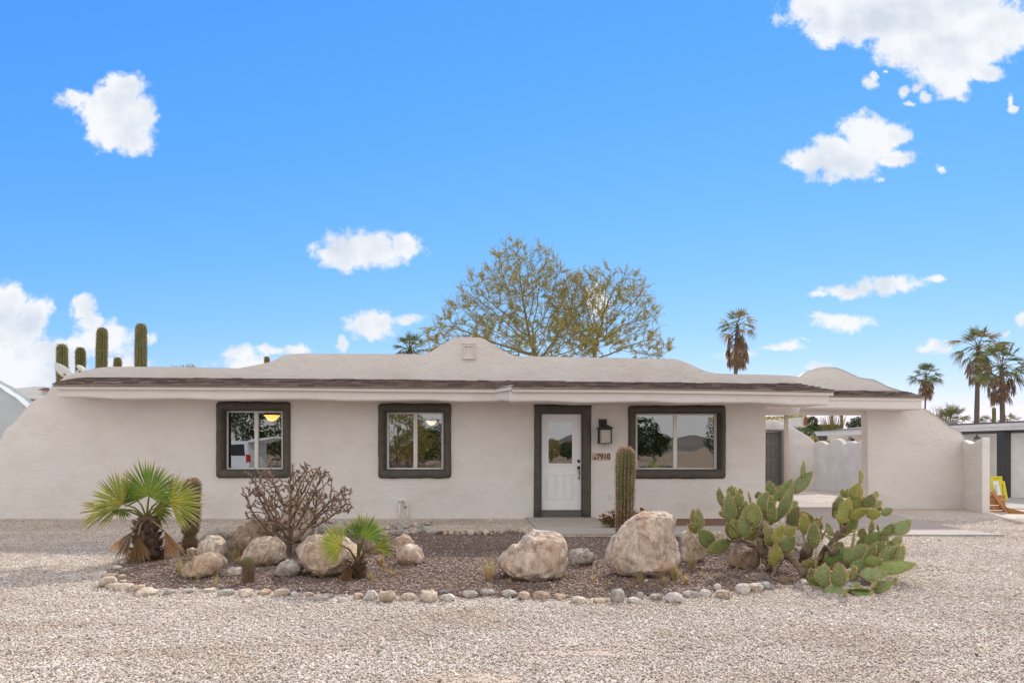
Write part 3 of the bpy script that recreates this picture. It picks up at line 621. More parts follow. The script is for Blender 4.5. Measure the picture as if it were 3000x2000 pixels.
# ------------------------------------------------------------------ yard walls and neighbours
def pathwall(mb, pts, t, zb=-.02):
    """wall following plan points; pts = (px, py of the top, Y)"""
    W3 = [P(x, y, Y) for x, y, Y in pts]; R4 = []
    for i, p in enumerate(W3):
        a = W3[max(0, i - 1)]; b = W3[min(len(W3) - 1, i + 1)]; d = Vector((b.x - a.x, b.y - a.y, 0)).normalized(); n = Vector((-d.y, d.x, 0)) * t
        if n.y < 0 and abs(d.x) > .3: n = -n
        R4.append([mb.vert(v) for v in ((p.x, p.y, zb), (p.x, p.y, p.z), (p.x + n.x, p.y + n.y, p.z), (p.x + n.x, p.y + n.y, zb))])
    for a, b in zip(R4, R4[1:]):
        for k in range(4): j = (k + 1) % 4; mb.face(a[k], b[k], b[j], a[j])
    mb.face(*R4[0]); mb.face(*R4[-1][::-1])
def interp(pts, x0, Y0, x1, Y1, n=3):
    o = []
    for (a, b), (c, d) in zip(pts, pts[1:]):
        for k in range(n): t = k / n; o.append((a + (c - a) * t, b + (d - b) * t))
    o.append(pts[-1])
    # depth varies so that the plan is a straight line: 1/Y is linear in the pixel column
    return [(x, y, 1 / (1 / Y0 + (1 / Y1 - 1 / Y0) * (x - x0) / (x1 - x0))) for x, y in o]
yw = empty('courtyard_wall', P(2388, 1434, 24.2)); tag(yw, 'low white stucco courtyard wall with a wavy scalloped top seen through the carport opening', 'garden wall')
mb = MB(); pathwall(mb, interp([(2200,1250),(2225,1236),(2243,1231),(2255.5,1227.5),(2273,1232),(2296,1240),(2315,1246),(2334,1257),(2353,1268.6),(2372,1280),(2382,1289),(2389,1297)], 2200, 24.8, 2389, 24.2, 2), .2)
recalc(mb.build('wall', STUCCO2, yw, smooth=True, bevel=(.04, 3)))
mb = MB(); pathwall(mb, interp([(2384,1297),(2393,1293),(2399,1291.5),(2407,1292.5),(2413,1296),(2420,1301),(2426,1299),(2433,1291),(2441,1286),(2450.6,1284),(2460,1288),(2467,1295),(2473.6,1300),(2478,1296),(2483,1292.5),(2493,1291.6),(2500,1294),(2506,1296),(2513,1294),(2521,1289),(2529,1285),(2545,1279),(2570,1290),(2600,1280)], 2388, 24.2, 2529, 21.9, 2), .2)
recalc(mb.build('scalloped_wall', STUCCO2, yw, smooth=True, bevel=(.04, 3)))
gdr = empty('gate_door', P(2270, 1431, 24.4)); gdr.parent = yw; gdr.matrix_parent_inverse = Matrix.Translation(-yw.location)
mb = MB(); mb.pbox(2230,1258,2296,1264,24.25,.25); mb.pbox(2289,1264,2296,1433,24.25,.25); mb.build('door_frame', DARKDOOR, gdr)
mb = MB(); mb.pbox(2225,1266,2288,1433,24.42,.06)
for (x0, y0, x1, y1) in ((2257,1280,2272,1292),(2257,1304,2272,1340),(2257,1352,2272,1400),(2232,1280,2247,1292),(2232,1304,2247,1340),(2232,1352,2247,1400)):
    mb.prism([rectw(x0, y0, x1, y1), rectw(x0 + 1, y0 + 1, x1 - 1, y1 - 1)], 24.40, .03)
mb.build('door_leaf', DARKDOOR, gdr)
# end wall that steps toward the street at the right
mb = MB()
pts = []
for (x, y) in [(2815,1288),(2827,1291),(2834,1295),(2841,1298),(2848,1297),(2856,1293.5),(2868,1287),(2877,1279)]:
    t = (x - 2815) / 62; pts.append((x, y, 16.74 - 1.14 * t))
W3 = [P(*p) for p in pts]; rows = []
for p in W3: rows.append([mb.vert(v) for v in ((p.x, p.y, -.02), (p.x, p.y, p.z), (p.x + .21, p.y + .03, p.z), (p.x + .21, p.y + .03, -.02))])
for a, b in zip(rows, rows[1:]):
    for k in range(4): j = (k + 1) % 4; mb.face(a[k], b[k], b[j], a[j])
mb.face(*rows[0]); mb.face(*rows[-1][::-1])
sw = recalc(mb.build('side_yard_wall', STUCCO, smooth=True, bevel=(.035, 3))); tag(sw, 'short white wall with dipped top and rounded end post right of the house', 'garden wall')
# neighbour's carport, right
CW = mat('carport_white', [(.3, (.62,.61,.58)), (.7, (.72,.71,.68))], 3, 6, .8, [(30, .004)], extra=blotch(2.2, .55, .75, (.42, .38, .34), .5))
CG = mat('charcoal_paint', [(.3, (.07,.075,.08)), (.7, (.1,.105,.11))], 6, 4, .6)
CR = mat('roof_coating', [(.3, (.62,.62,.62)), (.7, (.75,.74,.73))], 2, 6, .9)
nc = empty('neighbour_carport', P(2950, 1458, 20.4)); tag(nc, 'neighbour\'s flat roofed carport with white fascia and charcoal post at the right edge', 'carport')
def seg(mb, x0, Y0, x1, Y1, a0, a1, b0, b1, t):
    p, q = P(x0, a0, Y0), P(x1, a1, Y1); r, s = P(x0, b0, Y0), P(x1, b1, Y1); strip(mb, (p.x, p.y, p.z, r.z), (q.x, q.y, q.z, s.z), t)
mb = MB(); seg(mb, 2740, 22.6, 3150, 18.4, 1244, 1224.5, 1247.5, 1229, .05); mb.build('drip_edge', CG, nc)
mb = MB(); seg(mb, 2740, 22.65, 3150, 18.45, 1247.6, 1229.1, 1266, 1253, .06); mb.build('fascia', CW, nc)
mb = MB(); seg(mb, 2740, 22.75, 3150, 18.6, 1264, 1252, 1273.5, 1264, .12); mb.build('beam', CG, nc)
mb = MB(); p, q = P(2740,1246,22.6), P(3150,1227,18.4); mb.hexa([(p.x, p.y + .07, p.z - .12), (q.x, q.y + .07, q.z - .12), (q.x + 2, q.y + 6, q.z - .1), (p.x + 2, p.y + 6, p.z - .1)], [(p.x, p.y + .07, p.z - .01), (q.x, q.y + .07, q.z - .01), (q.x + 2, q.y + 6, q.z + .05), (p.x + 2, p.y + 6, p.z + .05)]); mb.build('roof', CR, nc)
mb = MB(); mb.pbox(2941,1266,2961,1459,20.3,.3); mb.build('post', BLACKM, nc)
mb = MB(); mb.pbox(2800,1268,2945,1447,21.9,.15); mb.build('wall', CW, nc); mb = MB(); mb.pbox(2962,1266,3130,1458,20.45,.15); mb.build('wall', CW, nc)
mb = MB(); mb.pbox(2963,1268,2966,1280,20.3,.1); p = P(2862,1272,20.2); mb2 = MB()
lt = empty('carport_lantern', p); tag(lt, 'dark hanging lantern under the neighbour\'s carport roof', 'lantern')
mb2.tube([p, p - Vector((0,0,.06))], .02, 6); mb2.tube([p - Vector((0,0,.06)), p - Vector((0,0,.13))], [.05, .12], 8); mb2.build('cap', BLACKM, lt)
mb2 = MB()
for k in range(4): mb2.box(p.x - .08 + .05 * k, p.y - .01, p.z - .36, p.x - .07 + .05 * k, p.y, p.z - .13)
mb2.box(p.x - .09, p.y - .05, p.z - .38, p.x + .09, p.y + .05, p.z - .36); mb2.build('cage', BLACKM, lt)
# signs and wood leaning at the wall end
YEL = mat('yellow_sign', [(.3, (.62,.52,.02)), (.7, (.68,.58,.03))], 5, 3, .5); INK = mat('ink', [(.3, (.06,.07,.05)), (.7, (.09,.10,.07))], 50, 3, .6); WSG = mat('white_sign', [(.3, (.66,.68,.72)), (.7, (.72,.74,.77))], 5, 3, .5)
OR = mat('orange_wood', [(.3, (.33,.14,.045)), (.5, (.48,.23,.08)), (.72, (.58,.33,.14))], 8, 6, .7, [(30, .003)], stretch=(1, 1, 6))
def panel(name, quad, Y, lean, m, lab, cat, strokes, grp=None):
    mb = MB(); yb, yt = max(q[1] for q in quad), min(q[1] for q in quad); lp = lambda x, y, d=0: P(x, y, Y + d + lean * (yb - y) / (yb - yt)); v = [lp(x, y) for x, y in quad]
    mb.hexa([p for p in v], [p + Vector((0, .012, 0)) for p in v]); o = recalc(mb.build(name, m)); tag(o, lab, cat, grp)
    sb = MB()
    for (x0, y0, x1, y1) in strokes:
        q = [lp(a, b, -.003) for a, b in ((x0, y0), (x1, y0), (x1, y1), (x0, y1))]; sb.poly(q)
    if strokes: sb.build('lettering', INK, o)
rs = random.Random(5)
row = [(2910 + 3.4 * k, 1400, 2912.3 + 3.4 * k, 1401.6) for k in range(7)]
panel('yard_sign', [(2903,1394.3),(2936,1394.3),(2940,1462),(2903,1462)], 19.6, .5, YEL, 'upright yellow board with a row of dark letters, behind the others at the carport post', 'sign', row)
st_ = [(2934.5 + .27 * k + (0 if k % 2 else .6), 1416 + 3.3 * k, 2939 + .27 * k, 1417.1 + 3.3 * k) for k in range(11)] + [(2936 + .27 * k, 1417 + 3.3 * k, 2937 + .27 * k, 1419 + 3.3 * k) for k in range(11)]
panel('yard_sign', [(2924,1408),(2943.5,1408.5),(2953.5,1463),(2936,1463)], 19.3, .4, YEL, 'tilted yellow board with large dark letters running down it, front right by the dark post', 'sign', st_)
st_ = [(2915 + .2 * k, 1419 + 3 * k, 2922 + .27 * k - rs.uniform(0, 3), 1420.2 + 3 * k) for k in range(11)]
panel('yard_sign', [(2909,1409),(2924,1408.5),(2937,1463),(2924,1463)], 19.0, .4, WSG, 'tilted white board with blue-black lettering in front of the yellow boards', 'sign', st_)
pal = empty('wooden_crate_panel', G(2930, 1503)); tag(pal, 'orange stained slatted wood panel leaning behind the rounded wall end', 'wood panel')
PY_ = 15.85
for (y0, y1) in ((1449,1462),(1463,1478),(1480,1493),(1495,1502)):
    mb = MB(); a, b = P(2896, y1, PY_ + .1), P(2944, y0, PY_ + .1); mb.box(a.x, PY_ + .08, a.z, b.x, PY_ + .1, b.z); mb.build('slat', OR, pal)
mb = MB(); q = [P(2903,1440,PY_), P(2910,1434,PY_), P(2957,1503,PY_), P(2950,1506.5,PY_)]; mb.hexa(q, [p + Vector((0, .05, 0)) for p in q]); recalc(mb.build('brace', OR, pal))
mb = MB(); q = [P(2937,1467,PY_ - .1), P(2950,1486,PY_ - .3), P(3012,1501,PY_ - .5), P(3012,1506,PY_ - .5), P(2958,1505,PY_ - .3)]
a = [mb.vert(p) for p in q]; b = [mb.vert(p + Vector((0, .03, 0))) for p in q]; mb.face(*a); mb.face(*b[::-1])
for i in range(5): j = (i + 1) % 5; mb.face(a[i], a[j], b[j], b[i])
wb = recalc(mb.build('loose_board', OR)); tag(wb, 'loose reddish board lying on the gravel beside the slatted wood panel', 'board')
# neighbour left: grey-blue wall and white roof
mb = MB(); mb.prism([[(-300,1080),(-60,1100),(-5,1130),(8,1136),(20,1146),(35,1155),(50,1164),(64,1176),(78,1189),(120,1230),(200,1400),(200,1500),(-300,1500)]], 17.0, .3)
o = mb.build('neighbour_wall', PALEBLUE, smooth=True, bevel=(.06, 3)); tag(o, 'sloping blue-grey stucco wall of the next house at the far left edge', 'garden wall')
nh = empty('neighbour_house', P(80, 1400, 27)); tag(nh, 'low white house roof showing beyond the left end of the house', 'house')
mb = MB(); mb.prism([[(-100,1130),(10,1133.5),(40,1137),(70,1135.5),(100,1132.5),(125,1133),(150,1137),(170,1140),(170,1158),(140,1157.5),(26,1150),(-100,1142)]], 26, .3); mb.build('parapet', CR, nh, smooth=True, bevel=(.04, 2))
mb = MB(); mb.prism([[(-100,1143),(26,1151.5),(140,1158.5),(170,1159.5),(170,1172),(104,1168),(52,1164.5),(-100,1158)]], 25.6, .4); mb.build('fascia', CW, nh, smooth=True, bevel=(.03, 2))
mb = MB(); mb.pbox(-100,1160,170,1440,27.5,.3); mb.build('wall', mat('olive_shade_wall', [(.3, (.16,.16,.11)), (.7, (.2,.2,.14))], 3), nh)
mb = MB(); p = P(112,1142,25.8); mb.hexa([p, p + Vector((.32,0,-.03)), p + Vector((.32,.3,-.03)), p + Vector((0,.3,0))], [p + Vector((0,0,.02)), p + Vector((.27,0,.1)), p + Vector((.27,.3,.1)), p + Vector((0,.3,.02))]); recalc(mb.build('roof_vent', mat('rust_brown', [(.3, (.2,.11,.07)), (.7, (.3,.17,.1))], 20), nh))
# neighbours behind, seen through the carport
bh = empty('back_house', P(2450, 1434, 40)); tag(bh, 'white flat roofed house behind the courtyard wall with a wrought iron wall lamp', 'house')
mb = MB(); seg(mb, 2376, 44, 2600, 38, 1263.5, 1252, 1276.5, 1270, .2); mb.build('fascia', CW, bh)
mb = MB(); seg(mb, 2376, 43.9, 2600, 37.9, 1261.5, 1250, 1263.4, 1251.9, .2); mb.build('drip_edge', CG, bh)
mb = MB(); seg(mb, 2440, 46, 2600, 42, 1258, 1243, 1266, 1260, 1.2); mb.build('roof', CR, bh)
mb = MB(); mb.pbox(2429,1270,2620,1400,44.6,.3); mb.build('wall', mat('cream_wall', [(.3, (.55,.49,.42)), (.7, (.6,.54,.47))], 3, 5, .9), bh)
mb = MB(); mb.pbox(2396,1274,2429,1298,45,.3); mb.build('window', mat('dark_window', [(.3, (.06,.065,.07)), (.7, (.09,.095,.1))], 2, 3, .3), bh)
sc = empty('scroll_lamp', P(2492,1289,44.4)); tag(sc, 'small black scroll bracket lamp on the cream wall behind the courtyard', 'wall lamp')
mb = MB(); c = P(2490.5,1284,44.4); mb.tube([c + Vector((.09 * math.cos(a) , 0, .09 * math.sin(a) + .03)) for a in [R(d) for d in range(230, -60, -25)]] + [P(2494,1289,44.4)], .022, 6); mb.tube([c, P(2490,1289,44.4)], .03, 6); mb.build('bracket', BLACKM, sc)
mb = MB(); mb.tube([P(2498,1283,44.4), P(2498,1286,44.4), P(2498.5,1292,44.4)], [.03, .11, .12], 8); mb.build('shade', BLACKM, sc)
bh2 = empty('arched_house', P(2320, 1434, 52)); tag(bh2, 'distant white house with a brick red arched doorway above the courtyard wall', 'house')
mb = MB(); mb.prism([[(2240,1235),(2300,1226),(2352,1221),(2359,1222),(2366,1222),(2368,1300),(2240,1300)]], 52, .4); mb.build('wall', CW, bh2)
mb = MB(); mb.prism([[(2357,1222),(2364,1221),(2368,1228),(2369,1245),(2356,1246)]], 51.9, .3); mb.build('arch', mat('brick_red', [(.3, (.22,.08,.04)), (.7, (.33,.13,.07))], 9), bh2)
mb = MB(); mb.pbox(2310,1246,2370,1250,51.5,.5); mb.build('ledge', CW, bh2)
# swamp cooler on the neighbour's roof
mb = MB(); mb.pbox(2758,1235,2807,1247,24,1.0); mb.pbox(2756,1233.6,2809,1235,23.95,1.1)
for k in range(12): mb.pbox(2760 + 4 * k, 1236, 2761.2 + 4 * k, 1246, 23.97, .04)
tag(mb.build('roof_cooler', mat('galvanised', [(.3, (.3,.32,.32)), (.7, (.42,.43,.43))], 6, 4, .5)), 'grey box cooler on the neighbour\'s carport roof', 'air cooler')

# ------------------------------------------------------------------ cacti
SAG = mat('saguaro_skin', [(.3, (.105,.115,.04)), (.55, (.16,.165,.06)), (.75, (.22,.20,.10))], 5, 6, .75, [(60, .003)], attr=True, spec=.3)
SPN = mat('spines', [(.3, (.38,.31,.26)), (.7, (.56,.47,.41))], 30, 2, .8, attr=True)
def cactus(name, base, h, r, ribs, lab, seed, lean=(0, 0), depth=.13, spine=.03, waist=None, seg=26, nsp=5, dens_=.035, group=None, tintbase=None, spc=(1,1,1), sw=.0035, woolly=False):
    rr = random.Random(seed); root = empty(name, base); tag(root, lab, 'cactus', group)
    mb = MB(); n = ribs * 4; rings = []; zs = [];k = 0
    ns = seg
    def rad(t):
        e = 1.0
        if t > 1 - r / h * 1.3: 
            q = (t - (1 - r / h * 1.3)) / (r / h * 1.3); e = math.sqrt(max(0, 1 - q ** 2.3))
        w_ = waist(t) if waist else 1
        return r * e * w_ * (1 + .03 * noise.noise(Vector((t * 5, seed, 0))))
    ts = [i / (ns - 6) * (1 - r / h * 1.3) for i in range(ns - 6)] + [1 - r / h * 1.3 * (1 - q) for q in (0, .25, .5, .7, .85, .95, 1)]
    cen = lambda t: Vector((base[0] + lean[0] * t * t + .012 * noise.noise(Vector((t * 3, seed, 5))), base[1] + lean[1] * t, base[2] + h * t - .02))
    for t in ts:
        R_ = max(rad(t), .002); c = cen(t); ring = []
        for j in range(n):
            a = 2 * math.pi * j / n; ph = abs(math.sin(ribs * a / 2)); f = 1 - depth * (1 - ph ** 1.0) * 2
            q = R_ * f
            tb = (1, 1, 1)
            if tintbase: 
                k_ = max(0, min(1, (tintbase - t) / .25 + .5 * noise.noise(Vector((a * 2, t * 6, seed))))); tb = (1 + .9 * k_, 1 + .2 * k_, 1 + .8 * k_) ; tb = tuple(x * (1 - .45 * k_) for x in tb)
            ring.append(mb.vert(c + Vector((q * math.cos(a), q * math.sin(a), 0)), tb))
        rings.append(ring)
    for a, b in zip(rings, rings[1:]):
        for j in range(n): q = (j + 1) % n; mb.face(a[j], a[q], b[q], b[j])
    mb.face(*rings[-1]); mb.build('stem', SAG, root, smooth=True)
    sm = MB()
    for j in range(ribs):
        a = 2 * math.pi * (j + .5) / ribs
        z = 0
        while z < h:
            t = z / h; z += dens_ * rr.uniform(.8, 1.2)
            R_ = rad(min(t, .985)); c = cen(t); p = c + Vector((R_ * math.cos(a), R_ * math.sin(a), 0)) * 1.0
            top = max(0, (t - .86) / .14) if woolly else 0
            k = rr.uniform(.7, 1.2); cc = tuple(k * x for x in spc)
            for _ in range(nsp + int(4 * top)):
                d = Vector((math.cos(a) + rr.uniform(-.8, .8), math.sin(a) + rr.uniform(-.8, .8), rr.uniform(-.6, .7) + top * 1.2)).normalized() * spine * rr.uniform(.5, 1.2)
                s_ = d.cross(Vector((rr.uniform(-1, 1), rr.uniform(-1, 1), rr.uniform(-1, 1)))).normalized() * sw
                sm.poly([p - s_, p + s_, p + d], cc)
    if woolly:
        for _ in range(260):
            a = rr.uniform(0, 6.28); q = rr.uniform(0, .8); t = 1 - r / h * .9 * q; R_ = rad(min(t, .999)); c = cen(t); p = c + Vector((R_ * math.cos(a), R_ * math.sin(a), 0))
            d = Vector((math.cos(a) * q + rr.uniform(-.3, .3), math.sin(a) * q + rr.uniform(-.3, .3), 1.2 - q)).normalized() * spine; s_ = d.orthogonal().normalized() * sw; sm.poly([p - s_, p + s_, p + d], (1.15, .95, .85))
    sm.build('spines', SPN, root); return root
for (x, yt, wpx, Y, lab) in ((182,1005,28,28,'leftmost saguaro column behind the satellite dish'), (236,1015,25,29,'short thick saguaro column just right of the satellite dish'), (294,957,28,28,'tall saguaro column, third from the left behind the roof'), (345,1044,20,30,'small rounded saguaro tip between the two tall columns'), (411,945,30,28,'tallest saguaro column, rightmost of the group behind the roof'), (783,1042,14,32,'tiny saguaro tip peeking over the parapet between the two front windows')):
    p = P(x, yt, Y); cactus('saguaro', (p.x, Y, 0), p.z, wpx * Y / F / 2 * 1.06, 13, lab, int(x), depth=.24, spine=.055, seg=22, nsp=3, dens_=.05, group='saguaros behind the house', lean=(rnd.uniform(-.05, .12), 0), sw=.012, spc=(.95, .84, .62), waist=lambda t, q=x: 1 + .05 * noise.noise(Vector((t * 9, q, 0))) * 2 - .10 * max(0, t - .75))
for (x, yt, Y, lab) in ((2438,1180,60,'slim distant saguaro left of the other through the carport opening'), (2466,1170,55,'slim distant saguaro nearest the dark bush through the carport opening'), (2912,1192,46,'weathered grey-brown saguaro pole between the two large palms')):
    p = P(x, yt, Y); cactus('saguaro', (p.x, Y, 0), p.z, .12, 12, lab, int(x), depth=.1, spine=.04, seg=16, nsp=1, dens_=.2, group='distant saguaros')
def wst(t): return .80 + .28 * min(1, t * 1.6) - (.30 * math.exp(-((t - .26) / .035) ** 2)) - .10 * math.exp(-((t - .72) / .04) ** 2)
Yb = 9.6; cactus('barrel_saguaro', (P(557, 0, Yb).x, Yb, 0), 1.5 - (1402 - HY) * Yb / F + .02, .112, 15, 'young saguaro with pinkish spines and a pinched waist behind the left fan palm', 11, depth=.22, spine=.035, waist=wst, seg=60, nsp=7, dens_=.03, lean=(.03, 0), spc=(.85, .62, .58), woolly=True, tintbase=.35)
Yb = 11.2; cactus('front_saguaro', (P(1830, 0, Yb).x, Yb, 0), 1.5 + .02, .148, 16, 'tall ribbed saguaro with pale pink spines standing beside the big window', 12, depth=.22, spine=.042, waist=lambda t: .86 + .18 * min(1, t * 1.25) - .05 * max(0, t - .8), seg=50, nsp=7, dens_=.03, lean=(.015, 0), spc=(1.25, 1.05, .95), woolly=True, tintbase=.45, sw=.0045)
Yb = 7.55; cactus('small_barrel_cactus', (P(728, 0, Yb).x, Yb, 0), .315, .062, 11, 'small dark dead-looking cactus stub at the front of the gravel bed', 13, depth=.2, spine=.02, seg=24, nsp=6, dens_=.02, spc=(.55, .45, .42), sw=.002, tintbase=.9)
Yb = 12.2; cactus('round_saguaro', (P(2324, 0, Yb).x, Yb, 0), .50, .115, 14, 'short stout saguaro behind the prickly pear beside the walkway', 14, depth=.15, spine=.03, seg=24, nsp=6, dens_=.03, spc=(.8, .7, .68), woolly=True)

# ------------------------------------------------------------------ trees by space colonisation
def colonise(start, attr, step, infl, kill, iters=220, trunk=None, grav=0.0):
    nodes = list(trunk or [Vector(start)]); par = list(range(-1, len(nodes) - 1)); attr = [Vector(a) for a in attr]
    for it in range(iters):
        kd = kdtree.KDTree(len(nodes)); [kd.insert(p, i) for i, p in enumerate(nodes)]; kd.balance()
        acc = {}; left = []
        for a in attr:
            co, i, d = kd.find(a)
            if d < kill: continue
            left.append(a)
            if d < infl or it < 12: acc.setdefault(i, Vector()); acc[i] += (a - co).normalized()
        attr = left
        if not acc: break
        new = 0
        for i, v in acc.items():
            if v.length < .05: continue
            d = (v.normalized() + Vector((noise.noise(nodes[i] * 3) * .35, noise.noise(nodes[i] * 3 + Vector((9, 0, 0))) * .35, noise.noise(nodes[i] * 3 + Vector((0, 9, 0))) * .3 + grav))).normalized()
            p = nodes[i] + d * step; co, j, dd = kd.find(p)
            if dd < step * .35: continue
            nodes.append(p); par.append(i); new += 1
        if not new or not attr: break
    return nodes, par
def skeleton(mb, nodes, par, rtip, ex=2.3, rmax=9, n=4, tint=None):
    ch = [[] for _ in nodes]
    for i, p in enumerate(par):
        if p >= 0: ch[p].append(i)
    rad = [0] * len(nodes)
    for i in range(len(nodes) - 1, -1, -1):
        rad[i] = rtip if not ch[i] else min(rmax, sum(rad[c] ** ex for c in ch[i]) ** (1 / ex))
    # chains
    for i in range(len(nodes)):
        if par[i] >= 0 and len(ch[par[i]]) == 1: continue
        c = [par[i], i] if par[i] >= 0 else [i]
        k = i
        while len(ch[k]) == 1: k = ch[k][0]; c.append(k)
        if len(c) < 2: continue
        rr_ = [rad[j] for j in c]; rr_[0] = min(rr_[0], rr_[1] * 1.25)
        m = n if rr_[0] < rtip * 6 else 8
        mb.tube([nodes[j] for j in c], rr_, m, cap=False)
    return ch, rad
def inell(n, lobes, seed):
    rr = random.Random(seed); o = []; vol = [l[2] * l[3] for l in lobes]
    for _ in range(n):
        l = rr.choices(lobes, vol)[0]
        while True:
            x, y, z = (rr.uniform(-1, 1) for _ in range(3))
            if x * x + y * y + z * z < 1: break
        k = (x*x+y*y+z*z) ** .5; f = 1.0 if k < .01 else (k ** .6) / k
        x, y, z = x * f, y * f, z * f
        c = P(l[0], l[1], l[4]); s = l[4] / F; o.append(Vector((c.x + x * l[2] * s, c.y + y * l[5], c.z + z * l[3] * s)))
    return o
BARK = mat('green_bark', [(.3, (.17,.155,.055)), (.6, (.24,.205,.08)), (.8, (.20,.15,.10))], 4, 5, .9)
LEAFY = mat('palo_verde_leaf', [(.25, (.27,.27,.06)), (.5, (.38,.33,.10)), (.75, (.46,.34,.15))], 3, 5, .75, attr=True, trans=.3)
LEAFG = mat('green_leaf', [(.3, (.05,.085,.02)), (.7, (.10,.14,.04))], 3, 5, .65, attr=True, trans=.25)
LEAFD = mat('dark_leaf', [(.3, (.03,.055,.018)), (.7, (.06,.09,.03))], 3, 5, .5, attr=True, trans=.15)
def tree(name, lobes, base, trunk, lab, cat, seed, na=2600, step=.22, kill=.3, rtip=.0075, leaf=.040, per=27, mats=(None, None), rmax=.10, tw=.46, group=None):
    rr = random.Random(seed); root = empty(name, base); tag(root, lab, cat, group)
    nodes, par = colonise(base, inell(na, lobes, seed), step, 2.2, kill, trunk=trunk, grav=.16)
    mb = MB(); ch, rad = skeleton(mb, nodes, par, rtip, rmax=rmax)
    lf = MB()
    for i, p in enumerate(nodes):
        if rad[i] > rtip * 2.2: continue
        d0 = (p - nodes[par[i]]).normalized() if par[i] >= 0 else Vector((0, 0, 1))
        if not ch[i] or rr.random() < .35:
            for _ in range(4 if not ch[i] else 2):      # fine twigs
                d = (d0 + Vector((rr.uniform(-.7, .7), rr.uniform(-.7, .7), rr.uniform(-.4, .8)))).normalized(); Lw = tw * rr.uniform(.5, 1.3)
                q = p + d * Lw * .5 + Vector((rr.uniform(-.03, .03), 0, rr.uniform(-.03, .03))); e = p + d * Lw
                mb.tube([p, q, e], [rtip * .8, rtip * .6, rtip * .3], 3, cap=False)
                k0 = .55 + .5 * (noise.noise(p * .9) + .5)
                for _ in range(int(per * (1.7 if p.z < 6.6 else 1) * rr.uniform(.2, 1.5) * max(.1, .75 + 1.1 * noise.noise(p * 1.1 + Vector((seed, 0, 0)))))):
                    t = rr.random(); c = p.lerp(e, t) + Vector([rr.gauss(0, leaf * .9) for _ in range(3)])
                    u = (d + Vector([rr.uniform(-.7, .7) for _ in range(3)])).normalized() * leaf * rr.uniform(.5, 1.2); v = u.cross(Vector([rr.uniform(-1, 1) for _ in range(3)])).normalized() * leaf * .36
                    k = rr.uniform(.65, 1.3); hue = rr.uniform(-.1, .1); lf.poly([c - u, c + v, c + u, c - v], (k * (1 + hue), k, k * (1 - hue)))
    mb.build('trunk', mats[0] or BARK, root, smooth=True); lf.build('crown', mats[1] or LEAFY, root)
    return root
TY = 30
def trunkline(px0, px1, py1, Y, n=9):
    a = Vector((P(px0, 0, Y).x, Y, 0)); b = P(px1, py1, Y); return [a.lerp(b, k / n) for k in range(n + 1)]
big = tree('palo_verde_tree', [(1500,790,60,85,30,1.3),(1570,800,85,75,30,1.5),(1450,870,110,85,29,1.6),(1600,900,120,110,30,2.0),(1670,880,60,60,30,1.2),(1385,930,95,60,29,1.3),(1310,985,70,50,29,1.2),(1345,1035,90,40,29,1.5),(1480,990,130,60,29,1.8),(1640,1000,160,60,30,2.2)],
     (P(1590, 0, 30).x, 30, 0), trunkline(1590, 1570, 1050, 30), 'large yellow-green palo verde tree behind the roof hump, left of its twin', 'tree', 21, na=3400, kill=.26, step=.2, group='palo verde trees behind the house')
big2 = tree('palo_verde_tree', [(1700,890,90,80,30.5,1.6),(1755,850,80,60,31,1.4),(1830,840,70,50,31,1.3),(1800,900,110,75,31,1.7),(1880,910,50,50,31,1.2),(1860,990,75,55,31,1.3),(1720,960,110,70,31,1.7),(1905,960,32,50,31,.9),(1900,1035,50,22,31,.9),(1950,1025,24,25,31,.5)],
     (P(1700, 0, 31).x, 31, 0), trunkline(1700, 1745, 1010, 31), 'palo verde tree with long dark limbs at the right of the pair behind the roof', 'tree', 22, na=2400, kill=.28, step=.2, group='palo verde trees behind the house')

# ------------------------------------------------------------------ fan palms
FROND = mat('palm_frond', [(.3, (.80,.80,.80)), (.7, (1, 1, 1))], 20, 3, .5, attr=True, spec=.4, trans=.38)
PTRUNK = mat('palm_trunk', [(.3, (.10,.075,.06)), (.7, (.19,.145,.12))], 6, 6, .95, [(30, .01)], stretch=(1, 1, 5))
def fan(mb, C, axis, nrm, R_, spread, n, c0, c1, c2, rr, droop=.12, fold=.25, join=.5, shag=.12, wk=1.0):
    """fan leaf: blades joined near the hand, free and tapering to drooping tips; base / mid / tip colour"""
    axis = axis.normalized(); side = nrm.cross(axis).normalized(); nrm = axis.cross(side).normalized() * (1 if axis.cross(side).dot(nrm) > 0 else -1)
    for i in range(n):
        a = spread * ((i + .5 + rr.uniform(-.22, .22)) / n - .5); dj = droop * rr.uniform(.2, 2.0) + rr.uniform(0, .05); d = (axis * math.cos(a) + side * math.sin(a) + nrm * rr.uniform(-.06, .06)).normalized()
        Lr = R_ * (.74 + .26 * math.cos(a * .62)) * rr.uniform(1 - shag, 1.03); w_ = math.tan(min(1.2, spread / n * .5)) * wk
        s = d.cross(nrm).normalized(); k = rr.uniform(.8, 1.15); pr = None
        ts = (0.02, .25, join, .72, .88, 1)
        for q, t in enumerate(ts):
            hw = Lr * w_ * (t if t <= join else join * max(.0, 1 - ((t - join) / (1 - join)) ** 1.7) * 1.15)
            c = C + d * Lr * t + Vector((0, 0, -dj * Lr * t ** 3)) + nrm * (.10 * Lr * t * (1 - t))
            cl = tuple(k * (x + (y - x) * min(1, t / .55)) for x, y in zip(c0, c1)) if t < .6 else tuple(k * (x + (y - x) * min(1, (t - .6) / .4)) for x, y in zip(c1, c2))
            cur = [mb.vert(c - s * hw, cl), mb.vert(c + nrm * hw * fold * (2 if i % 2 else -2), cl), mb.vert(c + s * hw, cl)]
            if pr: mb.face(pr[0], cur[0], cur[1], pr[1]); mb.face(pr[1], cur[1], cur[2], pr[2])
            pr = cur
